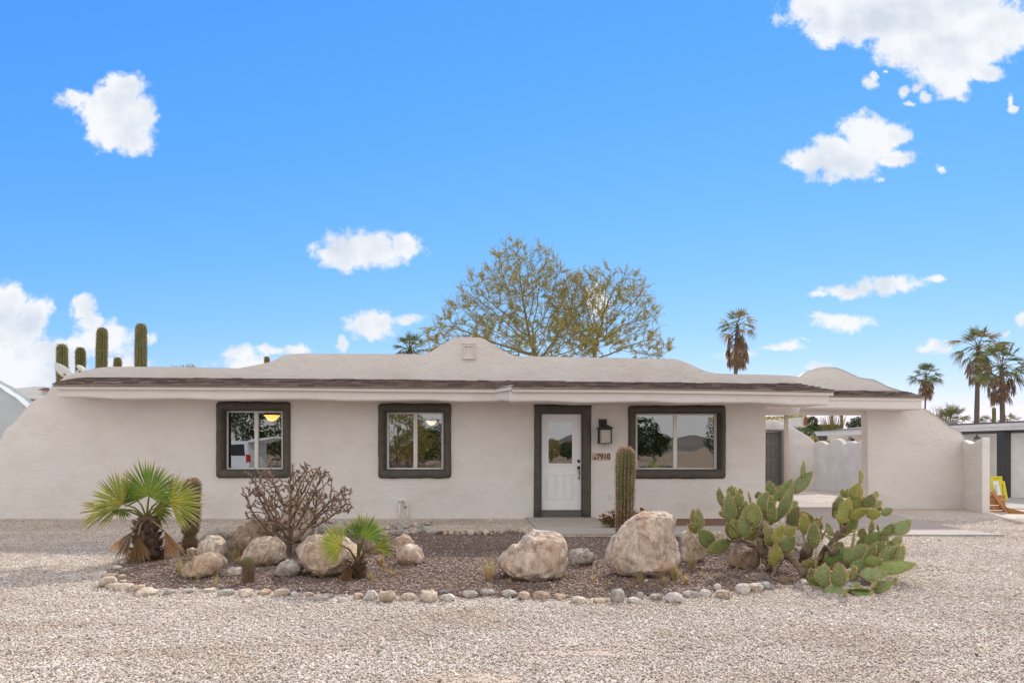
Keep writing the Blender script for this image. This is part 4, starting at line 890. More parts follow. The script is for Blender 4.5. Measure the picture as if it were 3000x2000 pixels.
def far_palm(name, px, py_crown, Y, Rc, skirt, rt, lab, seed, px0=None, nf=26, gold=0, sk_r=.45, group='tall fan palms on the skyline'):
    rr = random.Random(seed); C = P(px, py_crown, Y); base = Vector((P(px0 or px, 0, Y).x, Y, 0)); root = empty(name, base); tag(root, lab, 'palm tree', group)
    mb = MB(); pts = [base.lerp(C, k / 8) for k in range(9)]; mb.tube(pts, [rt * (1.25 - .4 * k / 8) * (1 + .04 * math.sin(k * 2)) for k in range(9)], 10); mb.build('trunk', PTRUNK, root, smooth=True)
    cr = MB()
    for k in range(nf):
        a = k * 2.39996 + rr.uniform(-.3, .3); el = R(88 - 118 * ((k + .5) / nf) ** .9) + rr.uniform(-.12, .12)
        d = Vector((math.cos(a) * math.cos(el), math.sin(a) * math.cos(el), math.sin(el))); pl_ = Rc * rr.uniform(.36, .6)
        h = C + d * pl_ + Vector((0, 0, -.08 * pl_)); cr.tube([C, C + d * pl_ * .5 + Vector((0, 0, .04)), h], [.03, .02, .014], 3, cap=False, c=(.22, .22, .08))
        ax = (d + Vector((0, 0, -.35 if el < .9 else 0))).normalized(); nr = Vector((-d.x * math.sin(el), -d.y * math.sin(el), math.cos(el))) + Vector((rr.uniform(-.5, .5), rr.uniform(-.5, .5), .1))
        if rr.random() < gold: cs = ((.30,.20,.04), (.34,.22,.05), (.40,.28,.14))
        elif rr.random() < .12 or el < -.3: cs = ((.17,.17,.05), (.27,.21,.09), (.42,.32,.20))
        else: cs = ((.11,.15,.045), (.16,.20,.065), (.32,.29,.14))
        fan(cr, h, ax, nr, Rc * rr.uniform(.48, .62), R(150), 22, *cs, rr, droop=.24, fold=.5, join=.42, shag=.3)
    cr.build('crown', FROND, root)
    sk = MB()
    for k in range(60):
        a = rr.uniform(0, 6.28); t = rr.uniform(0, 1) ** .8; z = C.z - .1 - t * skirt * .62; p = Vector((C.x + rt * math.cos(a), C.y + rt * math.sin(a), z))
        bulge = sk_r * (.55 + .6 * math.sin(math.pi * min(1, t * .9 + .1))); q = p + Vector((math.cos(a) * bulge * rr.uniform(.6, 1), math.sin(a) * bulge * rr.uniform(.6, 1), -skirt * .12))
        kk = rr.uniform(.7, 1.25); cs = ((.26 * kk,.165 * kk,.10 * kk), (.34 * kk,.225 * kk,.14 * kk), (.42 * kk,.30 * kk,.20 * kk))
        sk.tube([p, q], [.02, .014], 3, cap=False, c=cs[0])
        fan(sk, q, Vector((math.cos(a) * .12, math.sin(a) * .12, -1)), Vector((math.cos(a), math.sin(a), .1)), skirt * rr.uniform(.22, .38), R(55), 9, *cs, rr, droop=0, fold=.6, join=.5, shag=.3)
    sk.build('skirt', FROND, root); return root
far_palm('fan_palm', 2160, 955, 42, 1.45, 2.7, .12, 'lone fan palm with golden dying fronds and long shaggy skirt', 31, px0=2145, nf=15, gold=.4, sk_r=.42)
far_palm('fan_palm', 2866, 1020, 42, 1.75, 2.3, .135, 'tallest fan palm at the right with a straight bare trunk', 32, px0=2858, nf=20, gold=.06, sk_r=.42)
far_palm('fan_palm', 2934, 1080, 38, 1.75, 2.0, .13, 'broad green fan palm with round brown skirt at the right edge', 33, px0=2941, nf=22, gold=.0, sk_r=.45)
far_palm('fan_palm', 2713, 1103, 75, 1.9, 2.6, .09, 'small distant fan palm behind the end of the carport roof', 34, px0=2706, nf=26, gold=.0, sk_r=.6)
far_palm('fan_palm', 1200, 1030, 33, 1.15, .6, .2, 'green fan palm top peeking over the roof left of the hump', 35, nf=24, sk_r=.2)
far_palm('fan_palm', 2785, 1243, 36, 1.25, .5, .2, 'bushy yellow-green palm top beyond the sloping end wall', 36, nf=26, gold=.15, sk_r=.2)
far_palm('fan_palm', 2882, 1244, 44, .85, .4, .15, 'low palm tuft on the horizon left of the grey pole', 37, nf=14, gold=.2, sk_r=.2)
far_palm('fan_palm', 2955, 1243, 44, .95, .4, .15, 'low palm tuft at the foot of the broad palm trunk', 38, nf=14, gold=.3, sk_r=.2)
def bush(name, lobes, lab, seed, n, leaf, m, cat='bush', base=None, group=None, twigs=60):
    rr = random.Random(seed); l0 = lobes[0]; root = empty(name, base or (P(l0[0], 0, l0[4]).x, l0[4], 0)); tag(root, lab, cat, group)
    lf = MB(); tr = MB(); b = Vector(root.location)
    pts = inell(n, lobes, seed)
    for i, p in enumerate(pts):
        if noise.noise(p * 1.3 + Vector((seed, 0, 0))) < -.28: continue
        k = rr.uniform(.6, 1.35); u = Vector([rr.uniform(-1, 1) for _ in range(3)]).normalized() * leaf * rr.uniform(.6, 1.2); v = u.cross(Vector([rr.uniform(-1, 1) for _ in range(3)])).normalized() * leaf * .4
        lf.poly([p - u, p + v, p + u, p - v], (k, k, k * .9))
    for p in rr.sample(pts, min(len(pts), twigs)):
        m_ = b.lerp(p, .5); m_.x = b.x + (p.x - b.x) * .3; tr.tube([b, m_, p], [.05, .02, .006], 4, cap=False)
    tr.build('trunk', BARK, root); lf.build('crown', m, root); return root
bush('citrus_tree', [(2518,1242,28,22,48,1.5),(2540,1250,40,30,48,1.5)], 'dark round leafy tree beyond the courtyard at the right of the carport opening', 41, 2600, .10, LEAFD, 'tree', group=None)
bush('green_bush', [(2400,1253,40,10,50,1.2),(2440,1252,24,9,50,1.0),(2380,1240,9,22,50,.8)], 'bright green bush above the back house roof seen through the carport', 42, 2600, .10, LEAFG)
bush('olive_tree', [(2290,1226,60,8,56,1.2),(2330,1222,40,8,56,1)], 'thin olive foliage over the distant arched house', 43, 1200, .12, LEAFY, 'tree')
bush('vine', [(2350,1265,32,13,42,.6),(2378,1280,10,14,42,.5)], 'green vine and brown stems on the slope above the courtyard wall', 44, 700, .08, LEAFG, 'plant')
bush('garden_shrub', [(2383,1290,12,10,30,.4),(2415,1298,18,8,30,.4)], 'yellow-green shrub just behind the scalloped wall', 45, 900, .06, LEAFY, 'shrub')
bush('bare_shrub', [(2440,1225,45,22,47,.6)], 'bare twiggy tree against the sky in the carport opening', 46, 130, .05, LEAFY, 'shrub', twigs=120)
bush('bare_shrub', [(2765,1200,50,16,50,.8)], 'wispy bare twigs beyond the carport roof end', 47, 120, .05, LEAFY, 'shrub', twigs=60)
bush('treetop', [(512,1074,10,5,40,.3),(535,1073,10,5,40,.3),(560,1072,13,8,40,.4)], 'few yellowish treetop leaves just above the left parapet', 48, 160, .05, LEAFY, 'tree')

# satellite dish
dsh = empty('satellite_dish', P(196, 1105, 16)); tag(dsh, 'pale grey satellite dish on the roof at the left end of the parapet', 'satellite dish')
DM = mat('dish_grey', [(.3, (.58,.58,.54)), (.7, (.68,.67,.63))], 8, 4, .6)
mb = MB(); A = P(160, 1062, 16); B_ = P(214, 1108, 16); Cc = (A + B_) / 2; ax = (B_ - A).normalized(); Rr = (B_ - A).length / 2
nr = Vector((ax.z * -1, 0, ax.x)); nr = Vector((.62, -.42, .66)).normalized(); nr = (nr - ax * nr.dot(ax)).normalized(); sdv = nr.cross(ax)
rings = []
for k in range(6):
    r = Rr * k / 5; rings.append([mb.vert(Cc + (ax * math.cos(a) + sdv * math.sin(a) * .5) * r - nr * (.16 * (1 - (k / 5) ** 2))) for a in [2 * math.pi * j / 24 for j in range(24)]])
for a, b in zip(rings, rings[1:]):
    for j in range(24): q = (j + 1) % 24; mb.face(a[j], a[q], b[q], b[j])
o = mb.build('reflector', DM, dsh, smooth=True); so = o.modifiers.new('solid', 'SOLIDIFY'); so.thickness = .012
mb = MB(); f_ = P(240, 1078, 15.6); mb.tube([P(206,1108,15.8), P(222,1092,15.7), f_ + Vector((-.05, 0, -.02))], [.022, .02, .02], 6); mb.build('feed_arm', DM, dsh)
mb = MB(); mb.tube([f_ + Vector((-.10, 0, .05)), f_ + Vector((-.02, 0, 0)), f_ + Vector((.07, 0, -.06))], [.035, .06, .055], 8); mb.build('feed_horn', DM, dsh)
mb = MB(); mb.tube([P(190,1095,16.1), P(186,1112,16.1), (P(186,1112,16.1).x, 16.1, 2.6)], .03, 8); mb.build('mast', CG, dsh)
# ------------------------------------------------------------------ boulders and stones
def rockmat(name, a, b, c, stain, amt=.5, sc=2.2, vein=(.16, .12, .10)):
    def cracks(n_, pos, c_):
        nn = n_.nodes; l = n_.links
        t0 = nn.new('ShaderNodeTexNoise'); t0.inputs['Scale'].default_value = 5; t0.inputs['Detail'].default_value = 5; l.new(pos, t0.inputs['Vector'])
        ad = nn.new('ShaderNodeVectorMath'); ad.operation = 'MULTIPLY_ADD'; l.new(t0.outputs['Color'], ad.inputs[0]); ad.inputs[1].default_value = (.28, .28, .28); l.new(pos, ad.inputs[2])
        t = nn.new('ShaderNodeTexVoronoi'); t.feature = 'DISTANCE_TO_EDGE'; t.inputs['Scale'].default_value = 3.2; l.new(ad.outputs[0], t.inputs['Vector'])
        m = nn.new('ShaderNodeMapRange'); m.inputs[1].default_value = .004; m.inputs[2].default_value = .035; m.inputs[3].default_value = .7; m.inputs[4].default_value = 0; l.new(t.outputs['Distance'], m.inputs[0])
        k = nn.new('ShaderNodeMath'); k.operation = 'MULTIPLY'; l.new(m.outputs[0], k.inputs[0]); l.new(t0.outputs[0], k.inputs[1])
        x = nn.new('ShaderNodeMixRGB'); l.new(k.outputs[0], x.inputs[0]); l.new(c_, x.inputs[1]); x.inputs[2].default_value = (*[q * .55 for q in vein], 1); return x.outputs[0]
    return mat(name, [(.30, a), (.5, b), (.70, c)], 5 * sc, 12, .92, [(4, .06), (16, .03), (60, .010)], spec=.15, stretch=(1, 1, .5),
               extra=chain(blotch(1.6 * sc, .48, .62, stain, amt), blotch(6 * sc, .55, .63, vein, .5), cracks, blotch(40, .5, .62, vein, .35), blotch(26, .56, .7, (.80, .76, .70), .5)))
RT = rockmat('rock_tan', (.35,.255,.175), (.52,.40,.295), (.70,.58,.46), (.44,.27,.15), .5)
RC = rockmat('rock_cream', (.46,.37,.28), (.62,.52,.42), (.78,.70,.60), (.52,.34,.20), .5)
RP = rockmat('rock_pink', (.42,.31,.235), (.62,.495,.40), (.80,.71,.62), (.54,.32,.19), .65, vein=(.20, .17, .15))
RG = rockmat('rock_grey', (.29,.26,.225), (.43,.39,.34), (.58,.535,.475), (.30,.25,.20), .4)
RB = rockmat('rock_brown', (.22,.155,.11), (.33,.24,.175), (.44,.345,.26), (.24,.14,.08), .4)
RD = rockmat('rock_dark', (.10,.10,.10), (.15,.15,.15), (.22,.215,.21), (.13,.11,.10), .4)
RW = rockmat('rock_white', (.52,.47,.42), (.64,.59,.54), (.76,.72,.68), (.50,.40,.32), .35)
RBL = rockmat('rock_blue', (.27,.275,.27), (.39,.395,.385), (.52,.52,.505), (.26,.25,.24), .35)
def silh_r(poly, cx, cy, th):
    dx, dy = math.cos(th), math.sin(th); best = 1e-3; n = len(poly)
    for i in range(n):
        x1, y1 = poly[i][0] - cx, poly[i][1] - cy; x2, y2 = poly[(i + 1) % n][0] - cx, poly[(i + 1) % n][1] - cy
        ex, ey = x2 - x1, y2 - y1; den = dx * ey - dy * ex
        if abs(den) < 1e-9: continue
        t = (x1 * ey - y1 * ex) / den; u = (x1 * dy - y1 * dx) / den
        if t > 0 and -1e-6 <= u <= 1 + 1e-6: best = max(best, t)
    return best
ICO = {}
def ico(s):
    if s not in ICO:
        bm = bmesh.new(); bmesh.ops.create_icosphere(bm, subdivisions=s, radius=1); ICO[s] = ([v.co.copy() for v in bm.verts], [[v.index for v in f.verts] for f in bm.faces]); bm.free()
    return ICO[s]
def rock(name, poly, m, lab, cat, seed, sub=5, depth=.75, group=None, rough=.10, base_y=None, sink=.0, p=.55):
    """poly: outline in photo pixels; it is given a depth, a real size and a rounded, faceted body"""
    rr = random.Random(seed)
    x0 = min(q[0] for q in poly); x1 = max(q[0] for q in poly); y0 = min(q[1] for q in poly); y1 = max(q[1] for q in poly)
    Yb = GY(base_y or y1); wpx = x1 - x0; D = wpx * Yb / F * depth * .5; Yc = Yb + D * .55
    s = Yc / F; cx, cy = (x0 + x1) / 2, (y0 + y1) / 2
    # smooth the outline radius
    K = 72; rad = [silh_r(poly, cx, cy, 2 * math.pi * k / K) for k in range(K)]
    rad = [(rad[k - 1] + 2 * rad[k] + rad[(k + 1) % K]) / 4 for k in range(K)]
    C = P(cx, cy, Yc); V, Fc = ico(sub); mb = MB()
    planes = []
    for _ in range(13):
        n = Vector((rr.uniform(-1, 1), rr.uniform(-1, .3), rr.uniform(-.3, 1))).normalized(); planes.append((n, rr.uniform(.60, .86)))
    for v in V:
        u = v.copy()
        for n, d in planes:
            e = u.dot(n) - d
            if e > 0: u -= n * e * .88
        q = math.hypot(u.x, u.z); th = math.atan2(-u.z, u.x) % (2 * math.pi); k = th / (2 * math.pi) * K; i = int(k) % K; fr = k - int(k)
        r = rad[i] * (1 - fr) + rad[(i + 1) % K] * fr
        qq = min(1, q) ** p; sz = wpx * s * .5
        nz = noise.fractal(v * 1.7 + Vector((seed * 3.1, 0, 0)), .8, 2.1, 5) * rough * (1.0 if q < .9 else .45)
        cr_ = abs(noise.noise(v * 2.4 + Vector((seed, 5, 1)))); nz -= rough * .6 * max(0, .10 - cr_) / .10
        f = r * qq * s / max(q, 1e-4)
        x = u.x * f; z = u.z * f; y = u.y * D * (1 if abs(u.y) < 1 else 1 / abs(u.y)) * (1 + .15 * (v.z < 0) * -v.z)
        x += v.x * nz * sz; y += v.y * nz * sz; z += v.z * nz * sz
        pz = C.z + z
        if pz < 0: pz *= .6
        mb.vert((C.x + x, C.y + y, pz - sink))
    for f in Fc: mb.face(*f)
    o = mb.build(name, m, smooth=True, loc=(C.x, C.y, 0)); tag(o, lab, cat, group); return o
def zz(pts, ox, oy, s=3.136): return [(ox + x / s, oy + y / s) for x, y in pts]
A2 = (150, 1300); A3 = (700, 1300); A4 = (1350, 1300); A5 = (1950, 1300)
BG = 'boulders in the gravel bed'
BO = [
 ([(1215,1170),(1260,1080),(1330,1010),(1420,985),(1560,1000),(1610,1060),(1600,1130),(1500,1200),(1330,1240),(1230,1220)], A2, RT, 'cream topped boulder at the front of the left rock group, beside the dry grass', .8, None),
 ([(1340,980),(1380,880),(1450,822),(1540,835),(1590,900),(1625,1000),(1600,1060),(1400,1060)], A2, RC, 'tan boulder with a bright cream patch, leaning behind the front left boulder', .8, 1642),
 ([(1240,965),(1290,948),(1345,955),(1345,1060),(1245,1065)], A2, RT, 'small squarish tan rock wedged left of the front left boulder', .8, 1640),
 ([(1340,860),(1420,795),(1540,780),(1640,800),(1690,840),(1660,930),(1360,930)], A2, RG, 'low rounded grey boulder at the back left of the rock group', .7, 1598),
 ([(1610,990),(1640,880),(1740,740),(1850,670),(2000,662),(2090,740),(2110,860),(2000,1010),(1800,1035),(1660,1030)], A2, RB, 'big brown boulder with pale top behind the dry cholla', .7, 1632),
 ([(1745,1050),(1770,950),(1830,870),(1950,832),(2080,840),(2150,930),(2150,1070),(2000,1125),(1800,1115)], A2, RT, 'round tan boulder at the left foot of the dry cholla', .75, 1658),
 ([(2040,1180),(2070,1100),(2150,1056),(2260,1075),(2325,1110),(2330,1160),(2250,1212),(2100,1227)], A2, RG, 'small grey boulder in front of the cholla stem', .8, None),
 ([(480,1000),(515,920),(600,860),(720,836),(860,846),(1010,870),(1130,950),(1172,1030),(1110,1110),(1010,1190),(860,1222),(720,1195),(620,1155),(530,1075)], A3, RT, 'wide smooth tan boulder behind the small fan palm', .8, None),
 ([(1540,1200),(1560,1165),(1640,1135),(1760,1122),(1765,1190),(1680,1215),(1560,1215)], A2, RC, 'flat pale slab of rock left of the dark cactus stub', .9, None),
 ([(1433,1000),(1465,935),(1560,900),(1650,908),(1700,960),(1722,1030),(1695,1100),(1560,1112),(1450,1085)], A3, RP, 'blocky cream boulder with a dark red stained face, right of the small palm', .85, None),
 ([(1400,960),(1420,850),(1500,818),(1570,850),(1620,900),(1600,1000),(1420,1010)], A3, RT, 'brown boulder standing just behind the red stained one', .8, 1630),
 ([(375,620),(410,480),(470,415),(560,405),(640,450),(690,590),(710,800),(640,900),(450,900),(365,760)], A3, RC, 'upright pinkish cream boulder glimpsed through the cholla branches', .6, 1592),
 ([(700,800),(740,735),(830,705),(930,690),(1000,720),(1010,850),(860,870),(720,860)], A3, RG, 'grey boulder between the cholla and the small fan palm', .7, 1578),
 ([(1130,900),(1200,860),(1290,860),(1400,900),(1430,960),(1380,1010),(1180,1000),(1120,960)], A3, RB, 'brown flat topped rock partly hidden behind the small palm', .7, 1622),
 ([(275,1130),(288,1070),(400,970),(560,850),(630,803),(760,795),(890,805),(955,865),(978,950),(975,1080),(940,1190),(850,1250),(720,1257),(500,1235),(330,1195)], A4, RP, 'large slanted cream boulder in the middle of the bed, below the front door', .8, None),
 ([(980,1010),(1000,965),(1060,950),(1150,960),(1215,1000),(1240,1040),(1225,1100),(1130,1122),(1000,1115)], A4, RG, 'low grey-tan rock between the two largest boulders', .8, None),
 ([(1325,1060),(1340,970),(1395,860),(1460,755),(1540,665),(1680,608),(1830,583),(1950,592),(2028,640),(2032,720),(2012,790),(2040,900),(2032,1050),(1990,1140),(1850,1222),(1620,1232),(1480,1205),(1380,1160),(1335,1110)], A4, RP, 'biggest upright cream and rust streaked boulder beside the tall saguaro', .7, None),
 ([(125,900),(140,790),(190,778),(270,830),(340,920),(372,980),(370,1060),(250,1092),(135,1085)], A5, RC, 'pale tan boulder tucked behind the right side of the biggest boulder', .7, None),
 ([(570,1050),(600,955),(680,918),(800,932),(865,1000),(855,1120),(700,1152),(580,1112)], A5, RB, 'round brown boulder underneath the left arm of the prickly pear', .8, None),
 ([(370,850),(420,795),(500,790),(590,850),(640,920),(560,960),(400,940)], A5, RC, 'half hidden pinkish boulder behind the lowest left prickly pear pads', .7, 1606),
 ([(1180,870),(1200,812),(1250,803),(1295,840),(1290,920),(1200,935)], A5, RG, 'grey rock behind the middle of the prickly pear', .8, 1600),
 ([(860,680),(900,610),(1000,640),(1100,690),(1115,760),(980,790),(880,760)], A5, RW, 'pale rock glimpsed behind the upper prickly pear pads', .7, 1556)]
for i, (pts, off, m, lab, dp, by) in enumerate(BO): rock('boulder', zz(pts, *off), m, lab, 'boulder', 50 + i, depth=dp, base_y=by, group=BG, sub=5 if len(pts) > 11 else 4)
# border stones: c cream, t tan, g grey, d dark, w white, b blue-grey
CM = {'c': (RC, 'cream'), 't': (RT, 'tan'), 'g': (RG, 'grey'), 'd': (RD, 'dark'), 'w': (RW, 'whitish'), 'b': (RBL, 'blue-grey')}
Z2 = [(570,1055,700,1110,'g'),(520,1080,600,1130,'t'),(490,1110,650,1165,'g'),(635,1135,720,1190,'g'),(450,1180,620,1230,'t'),(610,1195,690,1235,'c'),(430,1210,610,1320,'c'),(620,1245,690,1275,'w'),(490,1270,660,1340,'c'),(590,1270,760,1350,'c'),(700,1290,860,1365,'t'),(740,1325,1000,1395,'c'),(1020,1330,1150,1385,'g'),(1190,1325,1310,1375,'g'),(1380,1318,1520,1365,'c'),(1525,1330,1680,1395,'g'),(1710,1325,1855,1405,'c'),(1890,1330,2040,1390,'t'),(2030,1318,2210,1405,'c'),(2190,1350,2270,1400,'w'),(2275,1358,2420,1410,'t')]
Z3 = [(690,1390,820,1450,'g'),(825,1380,885,1415,'g'),(825,1425,920,1458,'w'),(905,1410,1000,1450,'w'),(1035,1360,1155,1430,'t'),(1150,1332,1275,1445,'w'),(1260,1340,1450,1455,'t'),(1475,1365,1645,1440,'c'),(1645,1330,1835,1450,'c'),(1830,1338,1965,1380,'d'),(1840,1370,1990,1445,'w'),(2030,1345,2215,1420,'g'),(2190,1330,2370,1395,'g')]
Z4 = [(355,1335,525,1410,'g'),(510,1348,645,1440,'t'),(650,1345,840,1435,'t'),(840,1370,975,1430,'t'),(985,1400,1170,1468,'c'),(1200,1415,1360,1465,'t'),(1360,1322,1520,1468,'g'),(1525,1402,1660,1470,'w'),(1605,1352,1690,1425,'g'),(1720,1370,1865,1445,'g'),(1872,1355,2048,1465,'w'),(2018,1348,2205,1412,'g'),(2190,1328,2320,1412,'w')]
Z5 = [(440,1278,525,1350,'w'),(455,1335,605,1425,'c'),(632,1278,790,1375,'w'),(730,1270,905,1360,'c'),(835,1257,985,1335,'b'),(1000,1290,1120,1330,'t'),(1172,1272,1270,1345,'g'),(1240,1240,1330,1300,'c'),(1785,1255,1890,1305,'d')]
BACK3 = [(1760,800,1830,835,'g'),(1815,795,1868,838,'d'),(1870,800,1922,840,'t'),(1925,788,1982,842,'t'),(1983,776,2034,842,'c'),(2035,780,2090,842,'c'),(2092,782,2165,842,'c'),(2165,792,2230,838,'g'),(2232,785,2310,840,'c'),(2310,785,2352,832,'g')]
BACK4 = [(0,780,50,840,'c'),(50,783,128,842,'c'),(130,785,195,838,'g'),(192,782,272,838,'c'),(270,788,332,832,'t'),(330,778,410,832,'c'),(408,772,470,818,'g'),(470,772,547,818,'t'),(550,765,645,828,'c')]
def stone_list(L_, off): return [(off[0] + a / 3.136, off[1] + b / 3.136, off[0] + c / 3.136, off[1] + d / 3.136, k) for a, b, c, d, k in L_]
front = sorted(stone_list(Z2, A2) + stone_list(Z3, A3) + stone_list(Z4, A4) + stone_list(Z5, A5), key=lambda s: (s[0] + s[2]) / 2)
back = sorted(stone_list(BACK3, A3) + stone_list(BACK4, A4), key=lambda s: s[0])
def ordn(n): return '%d%s' % (n, 'th' if 10 <= n % 100 <= 13 else {1: 'st', 2: 'nd', 3: 'rd'}.get(n % 10, 'th'))
def stone(b, seed, lab, group, name='border_stone', sub=3, flat=.72):
    rr = random.Random(seed); x0, y0, x1, y1, k = b; cx, cy = (x0 + x1) / 2, (y0 + y1) / 2; ww, hh = (x1 - x0) / 2, (y1 - y0) / 2
    n = 11; poly = []
    for j in range(n):
        a = 2 * math.pi * j / n + rr.uniform(-.12, .12); e = rr.uniform(.86, 1.08); ca, sa = math.cos(a), math.sin(a)
        poly.append((cx + ww * e * math.copysign(abs(ca) ** .8, ca), cy + hh * e * math.copysign(abs(sa) ** .8, sa)))
    return rock(name, poly, CM[k][0], lab, 'stone', seed, sub=sub, depth=rr.uniform(.8, 1.0), group=group, rough=.09, p=.6)
for i, b in enumerate(front):
    wd, ht = b[2] - b[0], b[3] - b[1]; sh = 'flat' if wd > 2.2 * ht else ('tall pointed' if ht > wd * .85 else ('chunky' if wd * ht > 900 else 'rounded'))
    stone(b, 200 + i, '%s %s stone in the front border of the bed, %s from the left' % (sh, CM[b[4]][1], ordn(i + 1)), 'stones edging the front of the bed')
for i, b in enumerate(back):
    stone(b, 300 + i, 'small %s cobble in the row near the house wall, %s from the left' % (CM[b[4]][1], ordn(i + 1)), 'cobbles in the back row')
rr = random.Random(9); pile = []
for i in range(34):
    x = rr.uniform(1128, 1262); y = 1534 + rr.uniform(0, 30) - max(0, (x - 1210)) * .12; s = rr.uniform(7, 15)
    pile.append((x - s, y - s * .75, x + s, y + s * .35, rr.choice('gggtccbd')))
pile.sort(key=lambda s: s[3])
for i, b in enumerate(pile):
    stone(b, 340 + i, '%s cobble in the loose heap below the gas pipe, %s from the back' % (CM[b[4]][1], ordn(i + 1)), 'cobbles heaped below the gas pipe', name='cobble', sub=2)

# ------------------------------------------------------------------ fan palms in the bed
G0, G1, G2 = (.25, .31, .04), (.14, .235, .035), (.46, .38, .17)
Y0_, Y1_c = (.46, .42, .05), (.20, .23, .03)
DEAD = ((.34,.19,.09), (.42,.25,.12), (.55,.38,.22))
def ipl(px, py, Y, ang, tilt, yawn=0):
    """centre, axis and normal of a leaf: axis at ang degrees in the upright plane, leaning tilt degrees to the street"""
    C = P(px, py, Y); ax = Vector((math.cos(R(ang)), 0, math.sin(R(ang)))); n = Vector((math.sin(R(yawn)), -math.cos(R(yawn)), 0))
    side = n.cross(ax).normalized(); q = Matrix.Rotation(R(tilt), 3, side); return C, q @ ax, q @ n
def garden_palm(name, lab, base, crown, leaves, dead, seed, tr=(.20, .14), stub=46):
    rr = random.Random(seed); bpt = G(*base); root = empty(name, bpt); tag(root, lab, 'fan palm', 'fan palms in the gravel bed'); Cw = P(crown[0], crown[1], bpt.y)
    mb = MB(); mb.tube([bpt + (Cw - bpt) * (k / 6) for k in range(7)], [tr[0] + (tr[1] - tr[0]) * k / 6 + .01 * math.sin(k * 3) for k in range(7)], 14)
    mb.build('trunk', mat('palm_fibre', [(.3, (.055,.035,.025)), (.6, (.13,.085,.06)), (.8, (.22,.15,.10))], 18, 6, .95, [(40, .01)], stretch=(1, 1, .4)), root, smooth=True)
    sb = MB()
    for k in range(stub):
        t = (k + .5) / stub; a = k * 2.39996; r = tr[0] + (tr[1] - tr[0]) * t; p = bpt.lerp(Cw, t * .95); o_ = Vector((math.cos(a), math.sin(a), 0)); s = Vector((-math.sin(a), math.cos(a), 0)) * (.045 + .03 * (1 - t))
        q = rr.uniform(.6, 1.5); col = (.12 * q, .075 * q, .048 * q); tip = p + o_ * (r + rr.uniform(.04, .085)) + Vector((0, 0, rr.uniform(.02, .09)))
        i0 = sb.vert(p + o_ * r * .7 + s, col); i1 = sb.vert(p + o_ * r * .7 - s, col); i2 = sb.vert(tip - s * .45, (.24 * q, .16 * q, .10 * q)); i3 = sb.vert(tip + s * .45, (.24 * q, .16 * q, .10 * q)); i4 = sb.vert(p + o_ * (r + .03) - Vector((0, 0, .03)), col)
        sb.face(i0, i1, i2, i3); sb.face(i1, i0, i4); sb.face(i2, i1, i4); sb.face(i0, i3, i4); sb.face(i3, i2, i4)
    for k in range(140):       # loose fibre
        a = rr.uniform(0, 6.28); p = bpt.lerp(Cw, rr.random()) + Vector((math.cos(a), math.sin(a), 0)) * tr[1]; d = Vector((math.cos(a) + rr.uniform(-.5, .5), math.sin(a) + rr.uniform(-.5, .5), rr.uniform(-.8, .6))) * rr.uniform(.04, .13); s = d.orthogonal().normalized() * .004; q = rr.uniform(.6, 1.4); sb.poly([p - s, p + s, p + d], (.22 * q, .15 * q, .09 * q))
    sb.build('leaf_bases', FROND, root)
    for (px, py, dy, ang, tilt, yw_, Rm, spr, n, cs, dr_, fo) in leaves:
        C, ax, nn = ipl(px, py, bpt.y + dy, ang, tilt, yw_); m = MB(); q0 = Cw - Vector((0, 0, .03)); mid = (q0 + C) / 2 + Vector((0, 0, .05)); pc = (.25, .17, .06)
        m.tube([q0, mid, C, C + ax * Rm * .12], [.016, .012, .009, .004], 6, c=[pc, (.26,.22,.05), (.30,.30,.06), (.25,.27,.05)])
        fan(m, C, ax, nn, Rm, R(spr), n, *cs, rr, droop=dr_, fold=fo, join=.56, shag=.10, wk=1.08); m.build('frond', FROND, root)
    for (px, py, dy, ang, tilt, yw_, Rm, spr, n) in dead:
        C, ax, nn = ipl(px, py, bpt.y + dy, ang, tilt, yw_); m = MB(); q0 = Cw - Vector((0, 0, .05)); mid = (q0 + C) / 2 + Vector((0, -.04, .05))
        m.tube([q0, mid, C], [.015, .012, .008], 6, c=(.36,.24,.14)); fan(m, C, ax, nn, Rm, R(spr), n, *DEAD, rr, droop=.0, fold=.8, join=.7, shag=.3, wk=1.25); m.build('dead_frond', FROND, root)
    return root
GG = (G0, G1, G2); GY_ = (Y0_, (.30,.34,.06), (.48,.40,.22)); GO = ((.50,.36,.05), (.36,.35,.06), (.46,.32,.16))
garden_palm('young_fan_palm', 'young fan palm with shaggy brown trunk at the left end of the bed', (432, 1640), (430, 1512),
  [(437,1450,-.05,90,-8,0,.52,232,44,GG,.04,.35),(359,1476,-.15,148,6,-8,.53,165,36,GY_,.06,.35),(322,1494,.05,186,12,-25,.52,60,16,GO,.08,.5),(498,1472,-.1,12,8,10,.48,165,34,GY_,.08,.35),
   (400,1462,.22,125,-35,0,.40,140,22,GG,.1,.4),(462,1470,.25,62,-30,10,.38,150,22,GG,.12,.4),(450,1490,.1,-20,30,20,.26,150,16,GY_,.2,.5),(352,1490,-.2,-95,35,0,.17,160,14,GG,.2,.5)],
  [(405,1568,-.34,-88,4,0,.42,58,24),(482,1553,-.22,-66,2,10,.44,44,20),(388,1556,-.2,-122,0,-10,.44,52,22)], 61, tr=(.17, .11))
